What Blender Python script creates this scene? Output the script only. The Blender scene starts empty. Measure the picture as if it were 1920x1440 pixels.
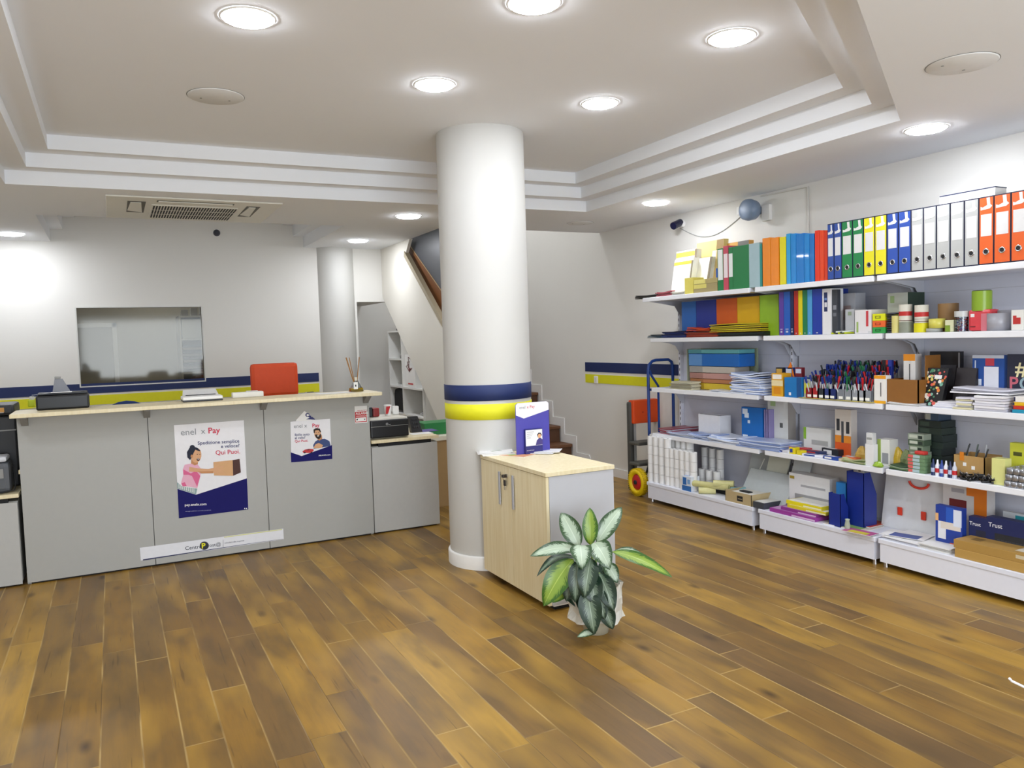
import bpy, bmesh, math, random
from mathutils import Vector, Matrix
from mathutils.geometry import tessellate_polygon
random.seed(7)
C = bpy.context.scene.collection
SC = bpy.context.scene
# ---------------------------------------------------------------- camera
R0 = ((0.8899986, -0.4549155, -0.0308915), (-0.0544320, -0.0387365, -0.9977658), (0.4527025, 0.8896917, -0.0592374))
FPX, CAMZ = 1468.5, 1.5
cd = bpy.data.cameras.new('camera'); cam = bpy.data.objects.new('camera', cd); C.objects.link(cam)
cd.sensor_width = 36; cd.lens = 36*FPX/1920; cd.clip_start = .05
cam.matrix_world = Matrix(((R0[0][0], -R0[1][0], -R0[2][0], 0), (R0[0][1], -R0[1][1], -R0[2][1], 0),
                           (R0[0][2], -R0[1][2], -R0[2][2], CAMZ), (0, 0, 0, 1)))
SC.camera = cam
SC.view_settings.view_transform = 'Standard'; SC.view_settings.look = 'None'
SC.view_settings.gamma = 1; SC.view_settings.use_curve_mapping = False
SC.view_settings.exposure = 1.12
LAMP = 53.0          # radiance of the round ceiling lamps
DAY = 10.0            # daylight through the shop front behind the camera
w = bpy.data.worlds.new('world'); SC.world = w; w.use_nodes = True
w.node_tree.nodes['Background'].inputs[0].default_value = (.75, .85, 1, 1)
w.node_tree.nodes['Background'].inputs[1].default_value = 0.6
day = bpy.data.lights.new('shop_front_daylight', 'AREA'); day.shape = 'RECTANGLE'; day.size = 3.6; day.size_y = 2.0
day.energy = DAY*3.6*2.0; day.color = (.86, .93, 1)
dayo = bpy.data.objects.new('shop_front_daylight', day); C.objects.link(dayo)
dayo.location = (1.2, -2.15, 1.2)
dayo.rotation_euler = (math.radians(104), 0, 0)

# ---------------------------------------------------------------- measuring helpers (photo sight lines -> places in the room)
def ray(px, py):
    a, b = (px-960)/FPX, (py-720)/FPX
    return Vector([R0[0][i]*a + R0[1][i]*b + R0[2][i] for i in range(3)])
def onX(px, py, X): d = ray(px, py); return Vector((0, 0, CAMZ)) + d*(X/d.x)
def onY(px, py, Y): d = ray(px, py); return Vector((0, 0, CAMZ)) + d*(Y/d.y)
def onZ(px, py, Z): d = ray(px, py); return Vector((0, 0, CAMZ)) + d*((Z-CAMZ)/d.z)
def onD(px, py, D): return Vector((0, 0, CAMZ)) + ray(px, py)*D
def Yat(px, X, z):                                   # the Y whose point (X, Y, z) is seen at column px
    a = (px-960)/FPX; z = z-CAMZ
    return -((R0[0][0]-a*R0[2][0])*X + (R0[0][2]-a*R0[2][2])*z)/(R0[0][1]-a*R0[2][1])
def Xat(px, Y, z):
    a = (px-960)/FPX; z = z-CAMZ
    return -((R0[0][1]-a*R0[2][1])*Y + (R0[0][2]-a*R0[2][2])*z)/(R0[0][0]-a*R0[2][0])
def Zat(py, X, Y):
    b = (py-720)/FPX
    return CAMZ - ((R0[1][0]-b*R0[2][0])*X + (R0[1][1]-b*R0[2][1])*Y)/(R0[1][2]-b*R0[2][2])

# ---------------------------------------------------------------- materials
def lin(h):
    h = h.lstrip('#'); v = [int(h[i:i+2], 16)/255 for i in (0, 2, 4)]
    return tuple(c/12.92 if c <= .04045 else ((c+.055)/1.055)**2.4 for c in v) + (1,)
MATS = {}
def mat(col, rough=.5, metal=0, spec=.5, alpha=1, trans=0, var=.04, scale=30, bump=0, emit=0, coat=0):
    key = (col, rough, metal, spec, alpha, trans, var, scale, bump, emit, coat)
    if key in MATS: return MATS[key]
    m = bpy.data.materials.new('m_'+col.strip('#')); m.use_nodes = True
    nt = m.node_tree; b = nt.nodes['Principled BSDF']; c = lin(col)
    b.inputs['Roughness'].default_value = rough; b.inputs['Metallic'].default_value = metal
    b.inputs['Specular IOR Level'].default_value = spec; b.inputs['Alpha'].default_value = alpha
    b.inputs['Transmission Weight'].default_value = trans; b.inputs['Coat Weight'].default_value = coat
    if emit:
        b.inputs['Emission Color'].default_value = c; b.inputs['Emission Strength'].default_value = emit
        b.inputs['Base Color'].default_value = (.8, .8, .8, 1)
    else:
        tc = nt.nodes.new('ShaderNodeTexCoord'); n = nt.nodes.new('ShaderNodeTexNoise'); n.inputs['Scale'].default_value = scale
        n.inputs['Detail'].default_value = 3
        r = nt.nodes.new('ShaderNodeMix'); r.data_type = 'RGBA'
        r.inputs[6].default_value = tuple(min(1, x*(1+var)) for x in c[:3])+(1,); r.inputs[7].default_value = tuple(x*(1-var) for x in c[:3])+(1,)
        nt.links.new(tc.outputs['Object'], n.inputs['Vector']); nt.links.new(n.outputs['Fac'], r.inputs[0]); nt.links.new(r.outputs[2], b.inputs['Base Color'])
        if bump:
            bp = nt.nodes.new('ShaderNodeBump'); bp.inputs['Strength'].default_value = bump; bp.inputs['Distance'].default_value = .01
            nt.links.new(n.outputs['Fac'], bp.inputs['Height']); nt.links.new(bp.outputs['Normal'], b.inputs['Normal'])
    MATS[key] = m; return m

def wood_laminate():
    m = bpy.data.materials.new('pale_maple'); m.use_nodes = True; nt = m.node_tree; b = nt.nodes['Principled BSDF']
    tc = nt.nodes.new('ShaderNodeTexCoord'); mp = nt.nodes.new('ShaderNodeMapping'); mp.inputs['Scale'].default_value = (14, 14, .9)
    n = nt.nodes.new('ShaderNodeTexNoise'); n.inputs['Scale'].default_value = 4; n.inputs['Detail'].default_value = 5
    r = nt.nodes.new('ShaderNodeValToRGB'); r.color_ramp.elements[0].color = lin('#E2D3A8'); r.color_ramp.elements[1].color = lin('#EDE1BE')
    r.color_ramp.elements[0].position = .3; r.color_ramp.elements[1].position = .7
    nt.links.new(tc.outputs['Object'], mp.inputs[0]); nt.links.new(mp.outputs[0], n.inputs['Vector']); nt.links.new(n.outputs['Fac'], r.inputs[0]); nt.links.new(r.outputs[0], b.inputs['Base Color'])
    b.inputs['Roughness'].default_value = .42
    return m
MAPLE = wood_laminate()

def floor_mat():
    m = bpy.data.materials.new('oak_planks'); m.use_nodes = True; nt = m.node_tree; N = nt.nodes; L = nt.links; b = N['Principled BSDF']
    def M(op, a, c=None, cl=False):
        n = N.new('ShaderNodeMath'); n.operation = op; n.use_clamp = cl
        for i, v in enumerate((a, c)):
            if v is None: continue
            if isinstance(v, (int, float)): n.inputs[i].default_value = v
            else: L.new(v, n.inputs[i])
        return n.outputs[0]
    def MIX(f, a, c, bt='MIX'):
        n = N.new('ShaderNodeMix'); n.data_type = 'RGBA'; n.blend_type = bt
        for i, v in ((0, f), (6, a), (7, c)):
            if isinstance(v, (int, float)): n.inputs[i].default_value = v
            elif isinstance(v, tuple): n.inputs[i].default_value = v
            else: L.new(v, n.inputs[i])
        return n.outputs[2]
    def RAMP(v, *st):
        n = N.new('ShaderNodeValToRGB'); e = n.color_ramp.elements
        while len(e) < len(st): e.new(.5)
        for i, (p, c) in enumerate(st): e[i].position = p; e[i].color = c if isinstance(c, tuple) else lin(c)
        L.new(v, n.inputs[0]); return n.outputs[0]
    tc = N.new('ShaderNodeTexCoord'); s = N.new('ShaderNodeSeparateXYZ'); L.new(tc.outputs['Object'], s.inputs[0])
    W, LEN = .142, 1.35
    u = M('DIVIDE', M('ADD', s.outputs[0], 10.06), W); iu = M('FLOOR', u); fu = M('FRACT', u)
    wn = N.new('ShaderNodeTexWhiteNoise'); wn.noise_dimensions = '1D'; L.new(iu, wn.inputs['W'])
    v = M('ADD', M('DIVIDE', s.outputs[1], LEN), M('MULTIPLY', wn.outputs['Value'], 7.3)); iv = M('FLOOR', v); fv = M('FRACT', v)
    cb = N.new('ShaderNodeCombineXYZ'); L.new(iu, cb.inputs[0]); L.new(iv, cb.inputs[1])
    w2 = N.new('ShaderNodeTexWhiteNoise'); w2.noise_dimensions = '3D'; L.new(cb.outputs[0], w2.inputs['Vector'])
    tone = RAMP(w2.outputs['Value'], (0, '#735834'), (.18, '#80602C'), (.36, '#8C682A'), (.55, '#9A742C'), (.7, '#7F6234'), (.85, '#93702E'), (1, '#AC8636'))
    # grain, stretched along the plank and shifted plank by plank
    mp = N.new('ShaderNodeMapping'); mp.inputs['Scale'].default_value = (26, 1.6, 1)
    ad = N.new('ShaderNodeVectorMath'); ad.operation = 'MULTIPLY_ADD'; L.new(w2.outputs['Color'], ad.inputs[0]); ad.inputs[1].default_value = (9, 9, 9); L.new(tc.outputs['Object'], ad.inputs[2])
    L.new(ad.outputs[0], mp.inputs[0])
    g = N.new('ShaderNodeTexNoise'); g.inputs['Scale'].default_value = 2.2; g.inputs['Detail'].default_value = 6; g.inputs['Roughness'].default_value = .6; L.new(mp.outputs[0], g.inputs['Vector'])
    col = MIX(.55, tone, RAMP(g.outputs['Fac'], (.25, (.36, .34, .32, 1)), (.52, (.5, .5, .5, 1)), (.78, (.64, .61, .52, 1))), 'OVERLAY')
    # soft blotches of wear, per plank
    mp2 = N.new('ShaderNodeMapping'); mp2.inputs['Scale'].default_value = (5, 1.4, 1); L.new(ad.outputs[0], mp2.inputs[0])
    bl = N.new('ShaderNodeTexNoise'); bl.inputs['Scale'].default_value = 1.5; bl.inputs['Detail'].default_value = 3; L.new(mp2.outputs[0], bl.inputs['Vector'])
    col = MIX(RAMP(bl.outputs['Fac'], (.42, (0, 0, 0, 1)), (.68, (.72, .72, .72, 1))), col, lin('#5F4A2C'))
    bl2 = N.new('ShaderNodeTexNoise'); bl2.inputs['Scale'].default_value = .9; bl2.inputs['Detail'].default_value = 2; L.new(mp2.outputs[0], bl2.inputs['Vector'])
    col = MIX(RAMP(bl2.outputs['Fac'], (.48, (0, 0, 0, 1)), (.72, (.6, .6, .6, 1))), col, lin('#BC9238'))
    # dark knots
    mp3 = N.new('ShaderNodeMapping'); mp3.inputs['Scale'].default_value = (7.0, 3.0, 1); L.new(ad.outputs[0], mp3.inputs[0])
    vo = N.new('ShaderNodeTexVoronoi'); vo.inputs['Scale'].default_value = .7; vo.inputs['Randomness'].default_value = 1; L.new(mp3.outputs[0], vo.inputs['Vector'])
    kn = RAMP(vo.outputs['Distance'], (.02, (.85, .85, .85, 1)), (.16, (0, 0, 0, 1)))
    col = MIX(kn, col, lin('#3A2713'))
    # fine dark cracks
    mp4 = N.new('ShaderNodeMapping'); mp4.inputs['Scale'].default_value = (60, 2.2, 1); L.new(ad.outputs[0], mp4.inputs[0])
    cr = N.new('ShaderNodeTexNoise'); cr.inputs['Scale'].default_value = 1.3; cr.inputs['Detail'].default_value = 2; L.new(mp4.outputs[0], cr.inputs['Vector'])
    col = MIX(RAMP(cr.outputs['Fac'], (.66, (0, 0, 0, 1)), (.74, (.5, .5, .5, 1))), col, lin('#4A341A'))
    # worn pale plank edges with a fine dark joint
    du = M('MULTIPLY', M('MINIMUM', fu, M('SUBTRACT', 1.0, fu)), W); dv = M('MULTIPLY', M('MINIMUM', fv, M('SUBTRACT', 1.0, fv)), LEN)
    d = M('MINIMUM', du, dv)
    edge = M('SUBTRACT', 1.0, M('DIVIDE', d, .005), True)
    en = N.new('ShaderNodeTexNoise'); en.inputs['Scale'].default_value = 2.3; L.new(tc.outputs['Object'], en.inputs['Vector'])
    pale = M('MULTIPLY', edge, M('MULTIPLY', M('SUBTRACT', en.outputs['Fac'], .38, True), 4.5, True), True)
    col = MIX(M('MULTIPLY', M('LESS_THAN', d, .0014), .55), col, lin('#3B2812'))
    col = MIX(pale, col, lin('#BD9E60'))
    L.new(col, b.inputs['Base Color']); b.inputs['Specular IOR Level'].default_value = .35
    rr = N.new('ShaderNodeMapRange'); rr.inputs[3].default_value = .3; rr.inputs[4].default_value = .46; L.new(g.outputs['Fac'], rr.inputs[0]); L.new(rr.outputs[0], b.inputs['Roughness'])
    bp = N.new('ShaderNodeBump'); bp.inputs['Strength'].default_value = .25; bp.inputs['Distance'].default_value = .004
    L.new(M('ADD', M('MULTIPLY', g.outputs['Fac'], .35), M('MULTIPLY', M('DIVIDE', d, .004, True), .6)), bp.inputs['Height']); L.new(bp.outputs[0], b.inputs['Normal'])
    return m

WALL = mat('#E6E4DE', .85, spec=.2, var=.012, scale=2.5, bump=.03)
CEIL = mat('#F0F2F5', .9, spec=.1, var=.01, scale=2)
NAVY = mat('#16295C', .6); YEL = mat('#E3E01A', .6)
GREY = mat('#ABABA6', .5, var=.02); GREYD = mat('#8F8F8C', .5)
STEEL = mat('#E6E8F2', .35, spec=.6, var=.02); PANEL = mat('#CFD1DD', .55, var=.02)
BLACK = mat('#101114', .35); BLACKM = mat('#17181B', .7); DGREY = mat('#3A3B3E', .5)
WHITE = mat('#F2F1EE', .5); PAPER = mat('#F0EFEC', .75); CHROME = mat('#C8C8CC', .22, metal=1)
ORANGE = mat('#DE4A0C', .5); RED = mat('#C22026', .45); BLUE = mat('#17449C', .4); CARD = mat('#B8935A', .75, var=.06); CARDD = mat('#7A5326', .7, var=.06)
GREEN = mat('#1E7A3C', .5); LIME = mat('#8FB82A', .45)
def thin_glass(tint='#F4F8F6', refl=.0, name='pane'):
    m = bpy.data.materials.new(name); m.use_nodes = True; nt = m.node_tree; nt.nodes.clear()
    o = nt.nodes.new('ShaderNodeOutputMaterial'); t = nt.nodes.new('ShaderNodeBsdfTransparent'); t.inputs[0].default_value = lin(tint)
    g = nt.nodes.new('ShaderNodeBsdfGlossy'); g.inputs['Roughness'].default_value = .06; mx = nt.nodes.new('ShaderNodeMixShader')
    lw = nt.nodes.new('ShaderNodeFresnel'); lw.inputs[0].default_value = 1.5
    ad = nt.nodes.new('ShaderNodeMath'); ad.inputs[1].default_value = refl; nt.links.new(lw.outputs[0], ad.inputs[0])
    nt.links.new(ad.outputs[0], mx.inputs[0]); nt.links.new(t.outputs[0], mx.inputs[1]); nt.links.new(g.outputs[0], mx.inputs[2]); nt.links.new(mx.outputs[0], o.inputs[0])
    return m
GLASS = thin_glass('#DDDAD0'); CLEAR = thin_glass('#E6EDF2', .06, 'clear_plastic')

# ---------------------------------------------------------------- mesh builder
class MB:
    def __init__(s): s.v = []; s.f = []; s.m = []; s.s = []; s.mats = []
    def mi(s, m):
        if m not in s.mats: s.mats.append(m)
        return s.mats.index(m)
    def add(s, vs, fs, m, smooth=False):
        o = len(s.v); s.v += [Vector(v) for v in vs]; i = s.mi(m)
        for f in fs: s.f.append([o+k for k in f]); s.m.append(i); s.s.append(smooth)
        return s
    def box(s, a, b, m, M=None):
        x0, x1 = sorted((a[0], b[0])); y0, y1 = sorted((a[1], b[1])); z0, z1 = sorted((a[2], b[2]))
        vs = [Vector(p) for p in ((x0,y0,z0),(x1,y0,z0),(x1,y1,z0),(x0,y1,z0),(x0,y0,z1),(x1,y0,z1),(x1,y1,z1),(x0,y1,z1))]
        if M is not None: vs = [M @ v for v in vs]
        return s.add(vs, [(0,3,2,1),(4,5,6,7),(0,1,5,4),(1,2,6,5),(2,3,7,6),(3,0,4,7)], m)
    def cbox(s, a, b, m, c=.004, M=None):           # box with chamfered edges
        x0, x1 = sorted((a[0], b[0])); y0, y1 = sorted((a[1], b[1])); z0, z1 = sorted((a[2], b[2]))
        c = min(c, (x1-x0)*.45, (y1-y0)*.45, (z1-z0)*.45)
        bm = bmesh.new(); bmesh.ops.create_cube(bm, size=1)
        for v in bm.verts: v.co = Vector(((x0+x1)/2+v.co.x*(x1-x0), (y0+y1)/2+v.co.y*(y1-y0), (z0+z1)/2+v.co.z*(z1-z0)))
        bmesh.ops.bevel(bm, geom=bm.edges[:], offset=c, segments=2, affect='EDGES', profile=.6)
        bm.verts.index_update(); vs = [v.co.copy() for v in bm.verts]; fs = [[v.index for v in f.verts] for f in bm.faces]; bm.free()
        if M is not None: vs = [M @ v for v in vs]
        return s.add(vs, fs, m)
    def poly(s, pts, m): return s.add(pts, [tuple(range(len(pts)))], m)
    def prism(s, pts, d, m, mside=None):             # polygon pushed along d
        n = len(pts); d = Vector(d); a = [Vector(p) for p in pts]; b = [p+d for p in a]
        s.add(a+b, [tuple(range(n-1, -1, -1)), tuple(range(n, 2*n))], m)
        return s.add(a+b, [(i, (i+1) % n, n+(i+1) % n, n+i) for i in range(n)], mside or m)
    def cyl(s, p, q, r0, r1=None, m=None, n=20, caps=True, capm=None):
        r1 = r0 if r1 is None else r1; p, q = Vector(p), Vector(q); d = (q-p).normalized()
        u = d.orthogonal().normalized(); w = d.cross(u); A = [2*math.pi*i/n for i in range(n)]
        a = [p+(u*math.cos(t)+w*math.sin(t))*r0 for t in A]; b = [q+(u*math.cos(t)+w*math.sin(t))*r1 for t in A]
        s.add(a+b, [(i, (i+1) % n, n+(i+1) % n, n+i) for i in range(n)], m, True)
        if caps: s.add(a+b, [tuple(range(n-1, -1, -1)), tuple(range(n, 2*n))], capm or m)
        return s
    def lathe(s, c, prof, m, n=28, axis='Z', caps=True):
        c = Vector(c); vs = []
        for r, h in prof:
            for i in range(n):
                t = 2*math.pi*i/n; p = (math.cos(t)*r, math.sin(t)*r, h)
                vs.append(c+Vector(p if axis == 'Z' else (p[2], p[0], p[1]) if axis == 'X' else (p[0], p[2], p[1])))
        k = len(prof); fs = [(j*n+i, j*n+(i+1) % n, (j+1)*n+(i+1) % n, (j+1)*n+i) for j in range(k-1) for i in range(n)]
        s.add(vs, fs, m, True)
        if caps and prof[0][0] > 1e-4: s.add(vs[:n], [tuple(range(n-1, -1, -1))], m)
        if caps and prof[-1][0] > 1e-4: s.add(vs[-n:], [tuple(range(n))], m)
        return s
    def tube(s, pts, r, m, n=10):
        P = [Vector(p) for p in pts]; rings = []; u = None
        for i, p in enumerate(P):
            d = (P[min(i+1, len(P)-1)]-P[max(i-1, 0)]).normalized()
            u = d.orthogonal().normalized() if u is None else (u-d*u.dot(d)).normalized()
            w = d.cross(u); rings += [p+(u*math.cos(2*math.pi*k/n)+w*math.sin(2*math.pi*k/n))*r for k in range(n)]
        fs = [(j*n+i, j*n+(i+1) % n, (j+1)*n+(i+1) % n, (j+1)*n+i) for j in range(len(P)-1) for i in range(n)]
        s.add(rings, fs, m, True); s.add(rings[:n], [tuple(range(n-1, -1, -1))], m); return s.add(rings[-n:], [tuple(range(n))], m)
    def text(s, txt, size, m, o, u, v, align='LEFT', bold=0, depth=0):
        cu = bpy.data.curves.new('t', 'FONT'); cu.body = txt; cu.size = 1; cu.align_x = align; cu.offset = bold; cu.resolution_u = 3
        ob = bpy.data.objects.new('t', cu); me = bpy.data.meshes.new_from_object(ob)
        o, u, v = Vector(o), Vector(u).normalized(), Vector(v).normalized()
        s.add([o+u*(p.co.x*size)+v*(p.co.y*size) for p in me.vertices], [tuple(f.vertices) for f in me.polygons], m)
        bpy.data.objects.remove(ob); bpy.data.curves.remove(cu); bpy.data.meshes.remove(me); return s
    def obj(s, name, parent=None, loc=(0, 0, 0)):
        me = bpy.data.meshes.new(name); loc = Vector(loc)
        base = loc if parent is None else Vector(parent.get('_w', (0, 0, 0)))
        me.from_pydata([v-base for v in s.v], [], s.f); me.update()
        for m in s.mats: me.materials.append(m)
        me.polygons.foreach_set('material_index', s.m); me.polygons.foreach_set('use_smooth', s.s)
        o = bpy.data.objects.new(name, me); C.objects.link(o)
        if parent is None: o.location = loc; o['_w'] = tuple(loc)
        else: o.parent = parent; o['_w'] = tuple(base)
        return o
def tag(o, label, cat, group=None, kind=None):
    o['label'] = label; o['category'] = cat
    if group: o['group'] = group
    if kind: o['kind'] = kind
    return o
def thing(name, label, cat, loc, group=None):
    o = bpy.data.objects.new(name, None); C.objects.link(o); o.location = loc; o['_w'] = tuple(loc); o.empty_display_size = .1
    return tag(o, label, cat, group)
def struct(name, mb):
    o = mb.obj(name); o['kind'] = 'structure'; return o
def copy_tree(root, loc, label=None, group=None, rz=None):
    r = root.copy(); C.objects.link(r); r.location = loc
    if rz is not None: r.rotation_euler.z = rz
    if label: r['label'] = label
    if group: r['group'] = group
    for ch in root.children:
        c = ch.copy(); C.objects.link(c); c.parent = r
        for g in ch.children:
            d = g.copy(); C.objects.link(d); d.parent = c
    return r
def flat(mb, pts, z, m): mb.poly([(x, y, z) for x, y in pts], m)
def tess(mb, loops, m, z=None):
    loops3 = [[Vector(p) for p in l] for l in loops]
    tr = tessellate_polygon(loops3); mb.add([p for l in loops3 for p in l], [tuple(t) for t in tr], m)

# ================================================================ the room
ZC, YB, XR = 2.575, 8.9, 4.67
XL, YF = -2.3, -1.9
fl = MB(); fl.poly([(XL-.2, YF-.2, 0), (XR+.2, YF-.2, 0), (XR+.2, 12.2, 0), (XL-.2, 12.2, 0)], floor_mat())
struct('floor', fl)
def inset(poly, d):                                  # inwards offset of a counter-clockwise polygon
    n = len(poly); out = []
    for i in range(n):
        p0, p1, p2 = Vector(poly[i-1]), Vector(poly[i]), Vector(poly[(i+1) % n])
        e1 = (p1-p0).normalized(); e2 = (p2-p1).normalized(); n1 = Vector((-e1.y, e1.x)); n2 = Vector((-e2.y, e2.x))
        b = (n1+n2).normalized(); out.append(tuple(p1+b*(d/b.dot(n1))))
    return out
coffer = [(-.545, 1.67), (2.0, 1.67), (3.752, 2.785), (3.756, 5.85), (-.545, 5.95)]
recess = [(-.473, 7.2), (1.97, 7.2), (1.97, YB+.8), (-.473, YB+.8)]
well = [(2.88, 7.03), (XR+.01, 7.03), (XR+.01, 11.8), (2.88, 11.8)]
ce = MB()
outer = [(XL, YF), (XR, YF), (XR, 7.03), (2.88, 7.03), (2.88, YB+.05), (1.97, YB+.05), (1.97, 7.2), (-.473, 7.2), (-.473, YB+.05), (XL, YB+.05)]
tess(ce, [[(x, y, ZC) for x, y in outer], [(x, y, ZC) for x, y in coffer[::-1]]], CEIL)
def steps(poly, n, rise, run, front_only=False):
    z = ZC; cur = poly
    for k in range(n):
        for i in range(len(cur)):
            a, b = cur[i], cur[(i+1) % len(cur)]; ce.poly([(a[0], a[1], z), (b[0], b[1], z), (b[0], b[1], z+rise), (a[0], a[1], z+rise)], CEIL)
        z += rise
        if k == n-1: ce.poly([(x, y, z) for x, y in cur][::-1], CEIL)
        else:
            nx = inset(cur, run)
            for i in range(len(cur)):
                j = (i+1) % len(cur); ce.poly([(*cur[i], z), (*cur[j], z), (*nx[j], z), (*nx[i], z)], CEIL)
            cur = nx
steps(coffer, 3, .09, .13)
z = ZC; l, r, f = -.473, 1.97, 7.2
for k in range(3):
    ce.poly([(l, f, z), (r, f, z), (r, f, z+.12), (l, f, z+.12)], CEIL)
    for x in (l, r): ce.poly([(x, f, z), (x, YB+.05, z), (x, YB+.05, z+.12), (x, f, z+.12)], CEIL)
    z += .12
    if k < 2:
        ce.poly([(l, f, z), (l+.11, f+.11, z), (l+.11, YB+.05, z), (l, YB+.05, z)], CEIL)
        ce.poly([(r, f, z), (r-.11, f+.11, z), (r-.11, YB+.05, z), (r, YB+.05, z)], CEIL)
        ce.poly([(l, f, z), (r, f, z), (r-.11, f+.11, z), (l+.11, f+.11, z)], CEIL)
        l += .11; r -= .11; f += .11
ce.poly([(l, f, z), (r, f, z), (r, YB+.05, z), (l, YB+.05, z)], CEIL)
# stairwell shaft above the ceiling
for a, b in (((2.88, 7.03), (XR, 7.03)), ((2.88, 11.8), (2.88, 7.03))):
    ce.poly([(*a, ZC), (*b, ZC), (*b, 4.6), (*a, 4.6)], WALL)
ce.poly([(2.88, 7.03, 4.6), (XR+.1, 7.03, 4.6), (XR+.1, 12, 4.6), (2.88, 12, 4.6)], CEIL)
struct('ceiling', ce)
# walls
wr = MB(); wr.box((XR, YF-.1, 0), (XR+.15, 12, 4.6), WALL); struct('wall_right', wr)
wl = MB(); wl.box((XL-.15, YF-.1, 0), (XL, YB+.15, ZC+.02), WALL); struct('wall_left', wl)
wf = MB()
for a, b in (((XL, 0), (-.7, ZC)), ((3.1, 0), (XR, ZC)), ((-.7, 2.25), (3.1, ZC)), ((-.7, 0), (3.1, .12))):
    wf.box((a[0], YF-.15, a[1]), (b[0], YF, b[1]), WALL)
struct('wall_front', wf)
WX0, WX1, WZ0, WZ1 = -.29, .866, 1.146, 1.925
wb = MB()
for a, b in (((XL, 0), (WX0, 3.0)), ((WX1, 0), (2.55, 3.0)), ((WX0, 0), (WX1, WZ0)), ((WX0, WZ1), (WX1, 3.0)), ((2.55, 1.965), (2.92, 3.0))):
    wb.box((a[0], YB, a[1]), (b[0], YB+.12, b[1]), WALL)
struct('wall_back', wb)
wa = MB()                                            # alcove beyond the pier and under the stairs
wa.box((2.3, 10.0, 0), (4.75, 10.1, 4.6), WALL); wa.box((2.45, YB+.12, 0), (2.55, 10.0, 2.1), WALL); wa.box((2.55, YB+.12, 1.965), (2.92, 10.0, 2.05), WALL)
struct('wall_alcove', wa)
# back office seen through the pane
OFW = mat('#C4BEB0', .8, var=.02); ob_ = MB(); ob_.box((-1.2, 10.9, 0), (2.2, 11.0, 2.7), OFW); ob_.box((-1.3, YB+.12, 0), (-1.2, 11, 2.7), OFW); ob_.box((2.2, YB+.12, 0), (2.3, 11, 2.7), OFW); ob_.box((-1.3, YB+.12, 2.6), (2.3, 11, 2.7), CEIL)
struct('wall_office', ob_)
win = MB(); win.box((WX0, YB+.02, WZ0), (WX1, YB+.026, WZ1), GLASS)
wo = struct('window_1', win)
wt = MB()
for a, b in (((WX0-.012, WZ0-.012), (WX1+.012, WZ0)), ((WX0-.012, WZ1), (WX1+.012, WZ1+.012)), ((WX0-.012, WZ0), (WX0, WZ1)), ((WX1, WZ0), (WX1+.012, WZ1))):
    wt.box((a[0], YB-.006, a[1]), (b[0], YB+.03, b[1]), mat('#D9D8D2', .4))
wt.obj('window_frame', wo)
dr = MB(); dr.box((-.62, 10.86, 0), (.02, 10.9, 1.78), mat('#B9B5AA', .6)); dr.box((.02, 10.85, 0), (.07, 10.9, 1.83), WHITE); dr.box((-.62, 10.85, 1.78), (.07, 10.9, 1.83), WHITE); struct('door_1', dr)
# painted stripes
def stripe(name, pts, m):
    b = MB(); b.prism(pts[0], pts[1], m); return struct(name, b)
for i, (a, b, m) in enumerate(((1.07, 1.17, NAVY), (.955, 1.05, YEL))):
    for j, (x0, x1) in enumerate(((XL+.01, 2.075),)):
        st = MB(); st.box((x0, YB-.004, a), (x1, YB-.0005, b), m)
        struct('trim_%d' % (i+1), st)
for i, (a, b, m) in enumerate(((1.1, 1.202, NAVY), (.978, 1.07, YEL))):
    st = MB(); st.box((XR-.004, 4.9, a), (XR-.0005, 7.37, b), m); struct('trim_%d' % (i+3), st)
bb = MB(); bb.box((XR-.015, YF, 0), (XR-.0005, 7.3, .09), WHITE); struct('baseboard_right', bb)
bb = MB(); up = [(7.3, 0), (7.3, .14)]; dn = []
for k in range(8):
    up += [(7.325+.26*k, .17+.185*k), (7.585+.26*k, .17+.185*k)]; dn += [(7.41+.26*k, .0 if k == 0 else -.11+.185*k), (7.41+.26*k, .075+.185*k)]
pts = up+[(9.4, .075+.185*7)]+dn[::-1]
tess(bb, [[(XR-.012, y, z) for y, z in pts]], WHITE)
for i in range(len(pts)):
    a, b = pts[i], pts[(i+1) % len(pts)]; bb.poly([(XR-.012, *a), (XR-.012, *b), (XR-.001, *b), (XR-.001, *a)], WHITE)
struct('baseboard_stairs', bb)

# ================================================================ round columns
def column(cx, cy, r, top, label, bands, lower=0):
    t = thing('round_column', label, 'column', (cx, cy, 0))
    b = MB(); b.cyl((cx, cy, 0), (cx, cy, top), r, r, mat('#CBCAC5', .65, var=.01, scale=3), 64, False); b.obj('shaft', t)
    for z0, z1, m, n in bands:
        k = MB(); k.lathe((cx, cy, 0), [(r+.001, z0), (r+.004, z0+.001), (r+.004, z1-.001), (r+.001, z1)], m, 64, caps=False); k.obj('painted_band', t, ).__setitem__('label', n)
    k = MB(); k.lathe((cx, cy, 0), [(r+.014, .001), (r+.014, .08), (r+.009, .09), (r, .09)], mat('#F3F2EE', .45), 64, caps=False); k.obj('baseboard', t)
    return t
column(2.247, 4.778, .290, 2.845, 'big white round column with navy and yellow bands in the middle of the shop', ((1.1, 1.202, NAVY, 'navy blue band'), (.978, 1.079, YEL, 'yellow band')))
column(2.32, 8.99, .225, 2.575, 'white round column against the back wall, right of the counter chair', ())

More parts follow.
